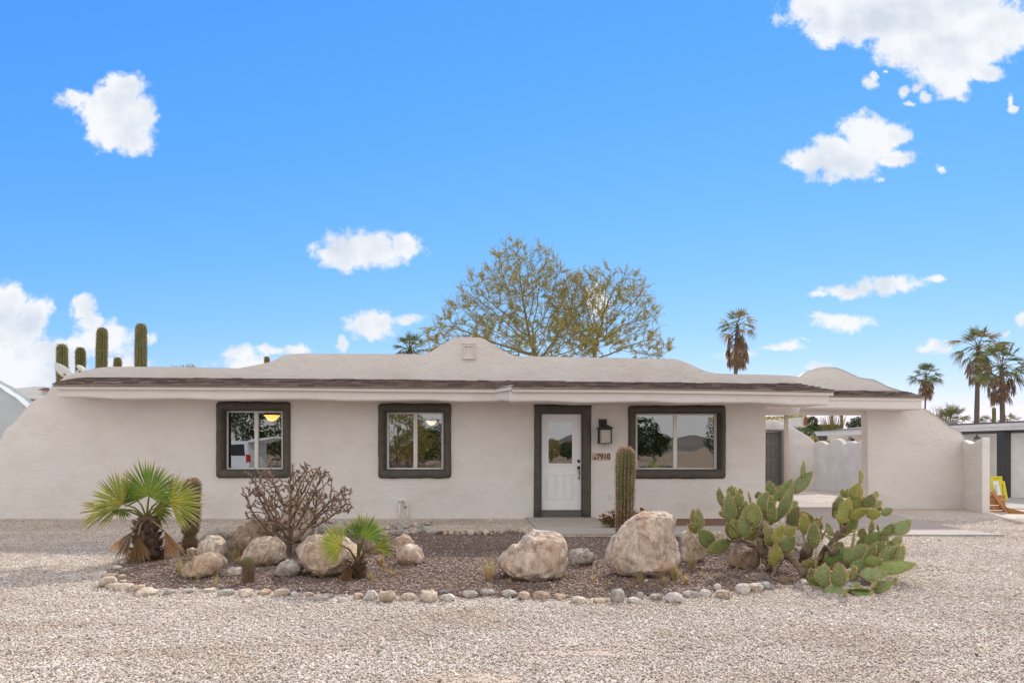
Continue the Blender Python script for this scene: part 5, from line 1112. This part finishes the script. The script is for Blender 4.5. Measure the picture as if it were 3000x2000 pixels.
garden_palm('small_fan_palm', 'small slender fan palm in front of the wide tan boulder', (1048, 1694), (1048, 1640),
  [(1000,1596,-.30,160,4,-10,.30,190,30,GY_,.03,.35),(1050,1589,-.30,108,-4,40,.31,66,20,GG,.02,.4),(1066,1575,-.2,60,-6,5,.32,165,28,GG,.03,.35),(1095,1604,-.25,4,35,15,.29,70,14,GY_,.06,.5)],
  [(1028,1657,-.18,-112,12,0,.27,52,24),(1092,1628,-.05,-46,5,0,.27,14,8)], 62, tr=(.055, .045), stub=26)

# ------------------------------------------------------------------ cholla
CHB = mat('cholla_stem', [(.28, (.095,.062,.046)), (.5, (.21,.14,.10)), (.75, (.37,.265,.20))], 7, 6, .95, [(90, .006)])
def cholla():
    base = G(842, 1630); Yc = base.y; root = empty('cholla_cactus', base); tag(root, 'dry leafless brown cholla cactus with tangled jointed branches among the left boulders', 'cactus')
    lobes = [(770,1400,45,28,Yc,.25),(730,1440,30,26,Yc,.2),(905,1385,60,28,Yc,.28),(935,1410,40,30,Yc,.25),(850,1450,110,50,Yc,.4),(780,1500,60,40,Yc,.3),(960,1470,60,40,Yc,.3),(1010,1450,32,26,Yc,.2),(880,1520,90,35,Yc,.35),(1000,1490,40,20,Yc,.2),(780,1550,30,25,Yc,.2),(850,1570,40,30,Yc,.2)]
    nodes, par = colonise(base, inell(980, lobes, 4), .034, .5, .052, trunk=[base + Vector((.01 * k, 0, .04 * k)) for k in range(4)], grav=.12)
    mb = MB(); ch, rad = skeleton(mb, nodes, par, .0062, ex=3.0, rmax=.032, n=6)
    rr = random.Random(3)
    for i, p in enumerate(nodes):          # short joints at the tips and along the stems
        if not ch[i] or rr.random() < .22:
            d0 = (p - nodes[par[i]]).normalized() if par[i] >= 0 else Vector((0, 0, 1))
            for _ in range(rr.choice((1, 1, 2))):
                d = (d0 + Vector((rr.uniform(-1, 1), rr.uniform(-1, 1), rr.uniform(-.5, 1)))).normalized(); Lj = rr.uniform(.03, .085)
                mb.tube([p, p + d * Lj * .6, p + d * Lj + Vector((0, 0, .01))], [.0075, .0095, .006], 5)
    mb.build('stem', CHB, root, smooth=True)
    sp_ = MB()
    for i, p in enumerate(nodes):
        for _ in range(7 if rad[i] < .02 else 3):
            q = p + Vector([rr.uniform(-.02, .02) for _ in range(3)]); d = Vector([rr.uniform(-1, 1) for _ in range(3)]).normalized() * rr.uniform(.014, .03); s = d.orthogonal().normalized() * .0022; k = rr.uniform(.6, 1.3); sp_.poly([q - s, q + s, q + d], (.8 * k, .62 * k, .5 * k))
    sp_.build('spines', SPN, root)
cholla()

# ------------------------------------------------------------------ prickly pear
PADM = mat('pad_skin', [(.3, (.165,.22,.08)), (.55, (.235,.29,.115)), (.8, (.31,.35,.155))], 5, 6, .55, [(9, .008), (60, .002)], attr=True, spec=.4, extra=chain(dots(30, .15, .24, (.075, .065, .03)), blotch(5, .60, .74, (.22, .13, .07), .55)))
WOODY = mat('pad_old', [(.3, (.10,.065,.045)), (.5, (.20,.14,.095)), (.7, (.30,.25,.15)), (.8, (.20,.22,.09))], 9, 7, .9, [(12, .03), (40, .015)], extra=dots(34, .10, .17, (.08, .06, .04)))
PADS = """300,800,255,600,45,8.9,0|330,790,295,595,80,8.8,0|325,810,210,740,75,8.8,1|440,950,315,790,130,8.7,2|600,890,380,990,105,8.6,3|520,580,492,405,32,8.7,0|545,680,520,570,42,8.7,1|590,730,580,450,78,8.6,0|600,500,612,385,50,8.75,0|640,490,640,395,38,8.8,0|671,580,668,455,90,8.6,0|650,700,640,560,75,8.7,1|625,890,575,730,70,8.6,0|690,870,620,690,120,8.55,1|735,880,765,560,120,8.4,0|700,730,742,530,60,8.6,0|785,560,757,445,36,8.8,0|840,750,800,540,108,8.3,1|832,815,820,740,65,8.3,1|866,510,850,438,50,8.8,0|880,625,930,440,115,8.5,0|975,470,950,345,68,8.9,0|1005,530,1015,450,62,8.8,1|1040,530,1160,325,98,8.8,0|930,700,920,600,85,8.7,2|972,740,965,480,34,8.3,1|1000,720,1165,400,98,8.5,0|1045,640,1150,535,62,8.7,1|1170,455,1345,258,88,8.5,0|1262,318,1268,160,68,8.5,0|955,935,915,715,78,8.1,0|1005,935,1075,740,98,8.0,4|1105,840,1190,765,88,8.1,4|1060,985,1180,850,128,8.1,0|1010,1145,1010,930,112,8.0,4|1180,1020,1120,980,55,8.2,1|1280,830,1265,640,98,8.4,4|1345,730,1250,620,62,8.5,1|1350,970,1362,725,62,8.0,0|1380,800,1437,662,36,8.5,5|1543,845,1475,725,66,8.4,0|1380,910,1485,780,48,8.4,5|1610,750,1680,500,112,8.3,4|1565,680,1545,540,72,8.5,0|1590,640,1608,475,62,8.4,0|1655,495,1615,415,56,8.5,0|1665,495,1672,410,46,8.5,0|1730,505,1770,362,115,8.4,4|1790,370,1785,240,66,8.45,0|1740,585,1735,470,125,8.5,1|1700,660,1815,490,118,8.6,1|1850,592,1895,465,115,8.5,0|1920,505,1938,435,50,8.6,0|1640,820,1765,660,115,8.5,1|1690,680,1860,600,92,8.3,4|1843,650,1978,635,90,8.2,4|1977,645,2085,597,66,8.2,0|1958,615,1970,580,30,8.3,0|1710,975,1735,790,58,8.1,1|1895,838,1893,700,76,8.2,0|1760,945,1880,845,85,8.3,1|1790,870,1820,778,42,8.4,1|1810,925,2010,812,115,8.2,2|2010,860,2085,732,98,8.1,0|2065,830,2105,735,60,8.2,4|2100,825,2250,697,88,8.0,0|2000,895,2030,840,60,8.1,2|1450,1080,1700,970,135,8.0,2|1640,1095,1845,925,125,7.7,0|1790,1095,1925,935,112,7.8,0|1920,1025,2000,895,112,7.9,0|2000,960,2100,890,66,8.0,1|2095,935,2165,845,80,7.9,0|1985,1115,2145,935,135,7.6,0|2105,1138,2185,935,105,7.6,0|1825,1080,1995,1078,88,7.5,1|1690,1110,1950,1190,145,7.6,2|1930,1160,2290,1098,88,7.4,1|1770,1200,2030,1195,92,7.4,0|1545,1010,1625,900,62,8.1,0|1290,1150,1305,1062,80,7.9,4|1300,1205,1250,1150,66,7.9,1|1375,1250,1330,1150,78,7.7,0|1385,1172,1388,958,50,7.9,0|1450,1337,1460,1100,92,7.1,0|1597,1337,1588,1095,130,7.0,0|1722,1247,1735,1122,82,7.2,0|1290,1215,1480,1385,80,7.2,2|1450,1372,1660,1365,80,7.0,0|1635,1375,1890,1350,62,6.95,1|1880,1358,1962,1195,44,7.0,0|1890,1405,2085,1265,74,7.0,0|2088,1275,2115,1228,50,7.0,0|1658,1395,1648,1482,88,6.85,0|1720,1260,1810,1335,42,7.1,2|1700,1408,1900,1432,36,6.9,2"""
def prickly():
    rr = random.Random(17); base = G(2290, 1680); root = empty('prickly_pear_cactus', base); tag(root, 'sprawling prickly pear cactus with dozens of grey-green pads at the right end of the bed', 'cactus')
    TINT = {0: (1, 1, 1), 1: (1.08, 1.05, .75), 2: (.75, .88, .72), 3: (.8, .8, .6), 4: (1.32, 1.10, .68), 5: (1.1, .75, .55)}
    extra = []
    src = [[float(q) for q in l_.split(',')] for l_ in PADS.split('|')]
    for i in range(46):         # fuller growth behind and below the pads that show whole
        a = rr.choice(src); ang = rr.uniform(-.9, .9); dx, dy = a[2] - a[0], a[3] - a[1]; Lq = math.hypot(dx, dy); Lq = min(Lq, 190) * rr.uniform(.6, 1.0)
        th_ = math.atan2(dy, dx) + ang; bx = a[0] + rr.uniform(-40, 40); by = a[1] + rr.uniform(-20, 50)
        if by > 1330 or bx < 560: continue
        extra.append((bx, by, bx + Lq * math.cos(th_), by + Lq * math.sin(th_), Lq * rr.uniform(.3, .62), a[5] + rr.uniform(.12, .4), rr.choice((0, 0, 0, 1, 2))))
    XS = MB(); nsrc = len(src)
    for li, rec in enumerate(src + extra):
        bx, by, tx, ty, w_, Y, k = rec
        B = P(1950 + bx / 3.136, 1300 + by / 3.136, Y + .04); dyt = rr.uniform(-.06, .04); T = P(1950 + tx / 3.136, 1300 + ty / 3.136, Y + dyt); B.z = max(B.z, .03); T.z = max(T.z, .03)
        Lp = (T - B).length * 1.03; app = w_ / 3.136 * Y / F; app *= 1.12; W = max(app, min(.62 * Lp, .155)); yaw = math.acos(min(1, app / W)) * rr.choice((-1, 1))
        if yaw and abs(yaw) > 1.35: yaw = math.copysign(1.35, yaw)
        u = (T - B).normalized(); s0 = u.cross(Vector((0, 1, 0))).normalized(); s = (s0 * math.cos(yaw) + Vector((0, 1, 0)) * math.sin(yaw)).normalized(); s = (s - u * s.dot(u)).normalized(); n = u.cross(s).normalized()
        bend = rr.uniform(-.06, .06) * Lp; th = .011 + .05 * W; mb = MB() if li < nsrc else XS; mb.m = 0; q = rr.uniform(.82, 1.15); tn = TINT[int(k)]; tn = tuple(q * x for x in tn); tb = tuple(a * b for a, b in zip(tn, (.9, .68, .6)))
        NT, NS = 12, 12; rings = []
        def wv(t): return max(.10 if t < .5 else .0, (math.sin(math.pi * min(1, t ** .82)) ** .72)) * W * .5 if t < 1 else 0
        for i in range(NT + 1):
            t = i / NT; t = t if t < 1 else .998; hw = max(wv(t), .004); c = B + u * Lp * t + n * (bend * math.sin(math.pi * t) + .006 * noise.noise(Vector((t * 3, Y * 9, bx)))); ring = []
            hth = th * .5 * (.55 + .45 * math.sin(math.pi * min(1, t + .1))) if t < .97 else th * .25
            for j in range(NS):
                a = 2 * math.pi * j / NS; ca, sa = math.cos(a), math.sin(a); f = max(0, 1 - t * 4)
                ring.append(mb.vert(c + s * hw * math.copysign(abs(ca) ** .8, ca) + n * hth * math.copysign(abs(sa) ** .8, sa), tuple(x + (y - x) * f for x, y in zip(tn, tb))))
            rings.append(ring)
        for a, b in zip(rings, rings[1:]):
            for j in range(NS): p = (j + 1) % NS; mb.face(a[j], a[p], b[p], b[j])
        mb.face(*rings[-1]); mb.face(*rings[0][::-1]); mb.m = 1
        for _ in range(int(30 + 900 * W * Lp * 4)):          # spine tufts, mostly along the rim
            if rr.random() < .6: t = rr.uniform(.2, 1); sg = rr.choice((-1, 1)); hw = wv(min(t, .99)); p = B + u * Lp * t + s * hw * sg + n * bend * math.sin(math.pi * t); o_ = (s * sg * (1 if t < .9 else .4) + u * (.3 if t < .85 else 1.2)).normalized()
            else: t = rr.uniform(.12, .95); sg = rr.choice((-1, 1)); p = B + u * Lp * t + s * wv(t) * rr.uniform(-.85, .85) + n * (bend * math.sin(math.pi * t) + sg * th * .5); o_ = n * sg
            for _ in range(2):
                d = 1.25 * (o_ + Vector([rr.uniform(-.55, .55) for _ in range(3)])).normalized() * rr.uniform(.010, .024); e = d.orthogonal().normalized() * .0024; mb.poly([p - e, p + e, p + d], (1.35, 1.15, .62))
        if li >= nsrc: continue
        o = mb.build('pad', [PADM if k != 5 else WOODY, SPN], root)
        o.data.polygons.foreach_set('use_smooth', [i == 0 for i in mb.mi])
    o = XS.build('lower_pads', [PADM, SPN], root); o['kind'] = 'stuff'; o.data.polygons.foreach_set('use_smooth', [i == 0 for i in XS.mi])
    for pts, r in (([(1290,1190,7.8),(1180,1080,8.0),(1095,1000,8.2)], (.075,.07,.06)), ([(1010,1190,8.3),(900,1060,8.4),(850,950,8.5),(740,900,8.6),(600,890,8.6)], (.07,.065,.055,.05,.05)), ([(1000,1160,8.3),(900,980,8.2),(870,880,8.2),(860,800,8.2),(900,700,8.3)], (.08,.08,.075,.06,.04)),
                  ([(1250,1150,8.4),(1290,1000,8.3),(1340,830,8.3)], (.12,.11,.06)), ([(1400,1150,8.3),(1530,940,8.3),(1600,820,8.3),(1650,740,8.3)], (.10,.09,.08,.06)), ([(1350,1130,8.2),(1480,950,8.1),(1540,1000,8.0),(1600,960,8.0)], (.07,.05,.05,.04)),
                  ([(860,900,8.5),(830,1020,8.4),(800,1070,8.4)], (.03,.02,.012)), ([(1030,950,8.1),(1060,1070,8.0),(1010,1150,8.0),(980,1230,7.9)], (.05,.045,.05,.03)), ([(930,950,8.2),(900,1060,8.2),(960,1150,8.1)], (.05,.05,.05)),
                  ([(1560,1180,7.8),(1700,1200,7.6),(1800,1150,7.6)], (.06,.06,.05)), ([(1470,1120,8.1),(1640,1110,8.0),(1760,1100,7.9)], (.09,.08,.06)), ([(1300,1100,8.3),(1480,1160,8.2),(1620,1230,7.9)], (.08,.08,.06))):
        mb = MB(); P3 = [P(1950 + x / 3.136, 1300 + y / 3.136, Y) for x, y, Y in pts]
        for p in P3: p.z = max(p.z, .02)
        fine = []
        for k in range(len(P3) - 1):
            for j in range(4): fine.append((P3[k].lerp(P3[k + 1], j / 4), r[k] + (r[k + 1] - r[k]) * j / 4))
        fine.append((P3[-1], r[-1]))
        for i, (p, q) in enumerate(fine): p += Vector((noise.noise(p * 9), noise.noise(p * 9 + Vector((5, 0, 0))), noise.noise(p * 9 + Vector((0, 5, 0))))) * .035
        mb.tube([p for p, q in fine], [q * .58 * (1 + .28 * math.sin(i * 1.9) + .15 * math.sin(i * 4.1)) for i, (p, q) in enumerate(fine)], 9); mb.build('woody_stem', WOODY, root, smooth=True)
prickly()

# ------------------------------------------------------------------ dry grass, litter, flowers
GR = mat('dry_grass', [(.3, (.42,.29,.13)), (.7, (.60,.46,.24))], 30, 3, .8, attr=True, trans=.3)
def tuft(px, py, hpx, n, lab, green=0, spread=.9):
    rr = random.Random(int(px * 7 + py)); b = G(px, py); h = hpx * b.y / F; mb = MB()
    for _ in range(n):
        a = rr.uniform(0, 6.28); d = Vector((math.cos(a), math.sin(a), 0)); L_ = h * rr.uniform(.45, 1.15); o_ = b + d * rr.uniform(0, h * .18); sp_ = rr.uniform(.1, spread); w_ = Vector((-d.y, d.x, 0)) * .0028; q = rr.uniform(.7, 1.3); c = (q * (1 - green * .45), q, q * (1 - green * .3)); pr = None
        for k in range(4):
            t = k / 3; p = o_ + Vector((0, 0, L_ * t * (1 - .25 * sp_ * t))) + d * L_ * sp_ * t * t * .8; ww = w_ * (1 - t * .85); cur = (mb.vert(p - ww, c), mb.vert(p + ww, c))
            if pr: mb.face(pr[0], pr[1], cur[1], cur[0])
            pr = cur
    o = mb.build('grass_tuft', GR, loc=(b.x, b.y, 0)); tag(o, lab, 'grass', 'dry grass tufts in the bed')
MORE = [(2010,1712,34,120,'low golden grass fringe below the bushy clump',0),(1948,1716,36,90,'golden straw at the front of the biggest boulder',0),(1842,1722,26,50,'short straw tuft left of the golden fringe',0),(1905,1724,20,50,'low dead grass mat before the biggest boulder',0),(580,1702,30,60,'short dry tuft under the front left boulder',.1),(705,1652,40,60,'golden tuft against the round tan boulder',0),(1085,1700,30,70,'dry fibre tuft right of the small palm trunk',0),(1660,1690,20,40,'small dry tuft at the right foot of the slanted boulder',0),(1490,1712,24,50,'low dead grass at the base of the slanted boulder',0),(2110,1700,24,60,'faint dry tuft below the round brown boulder',0),(2300,1712,30,70,'dry litter tuft under the middle of the prickly pear',0)]
for a in MORE + list(((533,1688,62,130,'long wispy dry grass tuft left of the front left boulder',.2),(685,1640,55,80,'yellow grass tuft between two left boulders',.15),(632,1718,50,22,'thin single grass stems sprouting near the left border stones',.3),(1432,1700,85,120,'tall dry grass tuft at the left side of the big slanted boulder',.1),(1875,1712,42,90,'small golden grass tuft at the front foot of the biggest boulder',0),(1978,1700,50,190,'bushy golden grass clump at the right foot of the biggest boulder',0),(2028,1668,52,110,'tan grass tuft in front of the pale boulder beside the prickly pear',.1),(1738,1704,26,40,'tiny golden tuft between the two largest boulders',0),(1780,1722,40,14,'pair of thin upright straws in the centre of the bed',.1),(2160,1668,60,22,'thin dry stems before the brown boulder under the prickly pear',.1),(1622,1728,22,30,'tiny golden tuft near the front border at centre',0),(1150,1690,30,60,'dry litter tuft right of the small fan palm',0),(1120,1650,34,80,'dry grass under the right frond of the small palm',0),(2055,1690,25,40,'low pale grass tuft right of the bushy golden clump',0),(690,1712,22,24,'faint dry tuft beside the dark cactus stub',.1))):
    tuft(*a[:5], green=a[5])
RED = mat('red_petal', [(.3, (.30,.008,.02)), (.7, (.45,.02,.04))], 30, 2, .6, trans=.3)
def flowers(blobs, lab, seed, stems=14):
    rr = random.Random(seed); b = G(blobs[0][0], 1552); b.x = P(blobs[0][0], 0, 12.6).x; root = empty('flowering_plant', (b.x, 12.6, 0)); tag(root, lab, 'flower', 'red flowers by the saguaro'); f = MB(); l_ = MB(); s_ = MB()
    for (x, y, r) in blobs:
        c = P(x, y, 12.5)
        for _ in range(16):
            p = c + Vector([rr.gauss(0, r * 12.5 / F * .5) for _ in range(3)]); u = Vector([rr.uniform(-1, 1) for _ in range(3)]).normalized() * .022; v = u.orthogonal().normalized() * .018; f.poly([p - u, p + v, p + u, p - v])
        s_.tube([(b.x + rr.uniform(-.05, .05), 12.6, 0), c], [.006, .004], 4)
        for _ in range(26):
            p = c + Vector((rr.gauss(0, .06), rr.gauss(0, .06), -abs(rr.gauss(0, .07)))); u = Vector([rr.uniform(-1, 1) for _ in range(3)]).normalized() * .028; v = u.orthogonal().normalized() * .012; k = rr.uniform(.7, 1.3); l_.poly([p - u, p + v, p + u, p - v], (k, k, k))
    f.build('petals', RED, root); l_.build('leaves', LEAFG, root); s_.build('stem', BARK, root)
flowers([(1795,1497,9),(1802,1508,8),(1770,1510,6),(1782,1515,6),(1792,1520,8),(1775,1520,5),(1800,1524,7),(1796,1532,6)], 'low plant with crimson blooms left of the tall saguaro', 1)
flowers([(1847,1497,7),(1856,1502,6),(1880,1490,5),(1850,1510,6),(1866,1503,3)], 'crimson blooms on thin stems right of the tall saguaro, behind the biggest boulder', 2)
rr = random.Random(77); mb = MB()
for _ in range(1300):
    x = rr.uniform(1000, 2350); y = rr.uniform(1600, 1730); p = G(x, y) + Vector((0, 0, .022)); a = rr.uniform(0, 3.14); u = Vector((math.cos(a), math.sin(a), rr.uniform(-.1, .2))) * rr.uniform(.015, .05); v = Vector((-math.sin(a), math.cos(a), 0)) * .0035; k = rr.uniform(.6, 1.2); mb.poly([p - u, p + v, p + u, p - v], (k, k, k))
tag(mb.build('leaf_litter', GR), 'scattered dry straw and leaf litter over the gravel bed', 'litter', kind='stuff')

# ------------------------------------------------------------------ across the road (seen mirrored in the window panes)
def mirror_spot(px, D): return ((px - HX) * D / F, 2 * (WY + .19) - D)     # plan point whose image in the panes stands at photo column px, optical distance D
def blobtree(X, Y, r, h, lab, seed, m=None, n=3500, lw=.22, bz=.05):
    rr = random.Random(seed); root = empty('round_tree', (X, Y, 0)); tag(root, lab, 'tree', 'trees across the road'); lf = MB()
    for _ in range(n):
        v = Vector([rr.gauss(0, 1) for _ in range(3)]).normalized() * rr.uniform(.55, 1) ** .5; p = Vector((X + v.x * r, Y + v.y * r, h * .55 + v.z * h * .45)); p += Vector([noise.noise(p * .8 + Vector((k, 0, 0))) for k in (0, 9, 18)]) * r * .35
        u = Vector([rr.uniform(-1, 1) for _ in range(3)]).normalized() * lw; w_ = u.orthogonal().normalized() * lw * .3; k = rr.uniform(.6, 1.4); lf.poly([p - u, p + w_, p + u, p - w_], (k, k, k))
    lf.build('crown', m or LEAFD, root); mb = MB(); mb.tube([(X, Y, 0), (X, Y, h * .6)], [.12, .07], 8); mb.build('trunk', PTRUNK, root)
X, Y = mirror_spot(2118, 42); blobtree(X, Y, 1.25, 3.6, 'feathery young tree across the road at the right edge of the big window', 31, LEAFG, 1500, .10)
X, Y = mirror_spot(1905, 90); blobtree(X, Y, 3.0, 3.4, 'hazy low tree farther off behind the dark round one', 32, LEAFG, 1600, .16)
X, Y = mirror_spot(690, 48); blobtree(X, Y, 4.2, 7.5, 'feathery mesquite across the road behind the van', 21, LEAFG, 7000, .16)
X, Y = mirror_spot(830, 52); blobtree(X, Y, 4.2, 8.0, 'tall mesquite across the road right of the van', 22, LEAFG, 7000, .16)
X, Y = mirror_spot(1160, 50); blobtree(X, Y, 2.6, 4.3, 'olive mesquite across the road facing the middle window', 23, LEAFY, 4500, .14)
X, Y = mirror_spot(1225, 56); blobtree(X, Y, 1.8, 3.2, 'low mesquite across the road beside the olive one', 24, LEAFY, 2500, .14)
X, Y = mirror_spot(1300, 54); blobtree(X, Y, 1.9, 3.9, 'mesquite across the road at the edge of the middle window', 25, LEAFG, 3000, .14)
X, Y = mirror_spot(1870, 70); blobtree(X, Y, 3.2, 4.4, 'dark round tree across the road facing the big window', 4)
X, Y = mirror_spot(1665, 80); blobtree(X, Y, 1.5, 2.2, 'dark tree across the road facing the front door', 5, LEAFG, 2500, .14)
X, Y = mirror_spot(1612, 70); blobtree(X, Y, .9, 2.6, 'bushy tree across the road left of the dark one', 6, LEAFY, 1500, .12)
# van with its rear hatch raised, parked in the street side drive
vx, vy = mirror_spot(715, 33); van = empty('white_van', (vx, vy, 0)); tag(van, 'white parked van with its rear hatch raised, mirrored in the left window', 'van')
VP = mat('van_paint', [(.3, (.72,.73,.74)), (.7, (.75,.76,.77))], 1, 2, .3, spec=.5); VG = mat('van_glass', [(.3, (.02,.02,.025)), (.7, (.03,.03,.035))], 1, 2, .1, spec=.6)
def vb(name, m, pts, y0, y1, parent=van, bv=.03):
    mb = MB(); a = [mb.vert((vx + x, vy + y0, z)) for x, z in pts]; b = [mb.vert((vx + x, vy + y1, z)) for x, z in pts]; mb.face(*a); mb.face(*b[::-1])
    for i in range(len(pts)): j = (i + 1) % len(pts); mb.face(a[i], b[i], b[j], a[j])
    return recalc(mb.build(name, m, parent, bevel=(bv, 2)))
vb('body', VP, [(-3.6,.35),(-3.7,.9),(-3.5,1.0),(-2.6,1.15),(-1.9,1.75),(-.2,1.8),(.95,1.72),(1.05,.9),(1.0,.35)], 0, 1.9)
for (x0, x1) in ((-.1, .85), (-1.2, -.2), (-2.0, -1.3)): vb('window', VG, [(x0, 1.15), (x0 + .06, 1.62), (x1 - .08, 1.62), (x1, 1.15)], 1.88, 1.92, bv=.005)
vb('rear_light', mat('red_lens', [(.3, (.4,.02,.02)), (.7, (.5,.03,.03))], 1, 2, .3), [(.9,.85),(.9,1.2),(1.06,1.2),(1.06,.85)], 1.8, 1.93, bv=.01)
vb('hatch', VP, [(.85,1.72),(1.0,1.79),(2.0,2.02),(2.05,1.95),(1.1,1.68)], .1, 1.8, bv=.02)
for x in (-2.9, .1):
    for y in (.12, 1.78): 
        mb = MB(); c = Vector((vx + x, vy + y, .34)); mb.tube([c - Vector((0, .12, 0)), c + Vector((0, .14, 0))], [.34, .34], 18); wh = mb.build('wheel', BLACKM, van)
# far hills behind the street
mb = MB(); n = 120; rows = []
for i in range(n + 1):
    x = -420 + 840 * i / n; h = 3 + 5 * max(0, noise.noise(Vector((x * .012, 3, 0))) + .35) + 2 * noise.noise(Vector((x * .05, 8, 0)))
    h += 6 * math.exp(-((x - 118) / 14) ** 2) + 5 * math.exp(-((x - 60) / 40) ** 2)
    rows.append([mb.vert((x, -330, -1)), mb.vert((x, -370, max(3, h * .6))), mb.vert((x, -410, max(4, h)))])
for a, b in zip(rows, rows[1:]): mb.face(a[0], a[1], b[1], b[0]); mb.face(a[1], a[2], b[2], b[1])
tag(mb.build('hills', mat('hill_rock', [(.3, (.16,.14,.12)), (.7, (.24,.2,.17))], .05, 8, 1)), kind='structure')
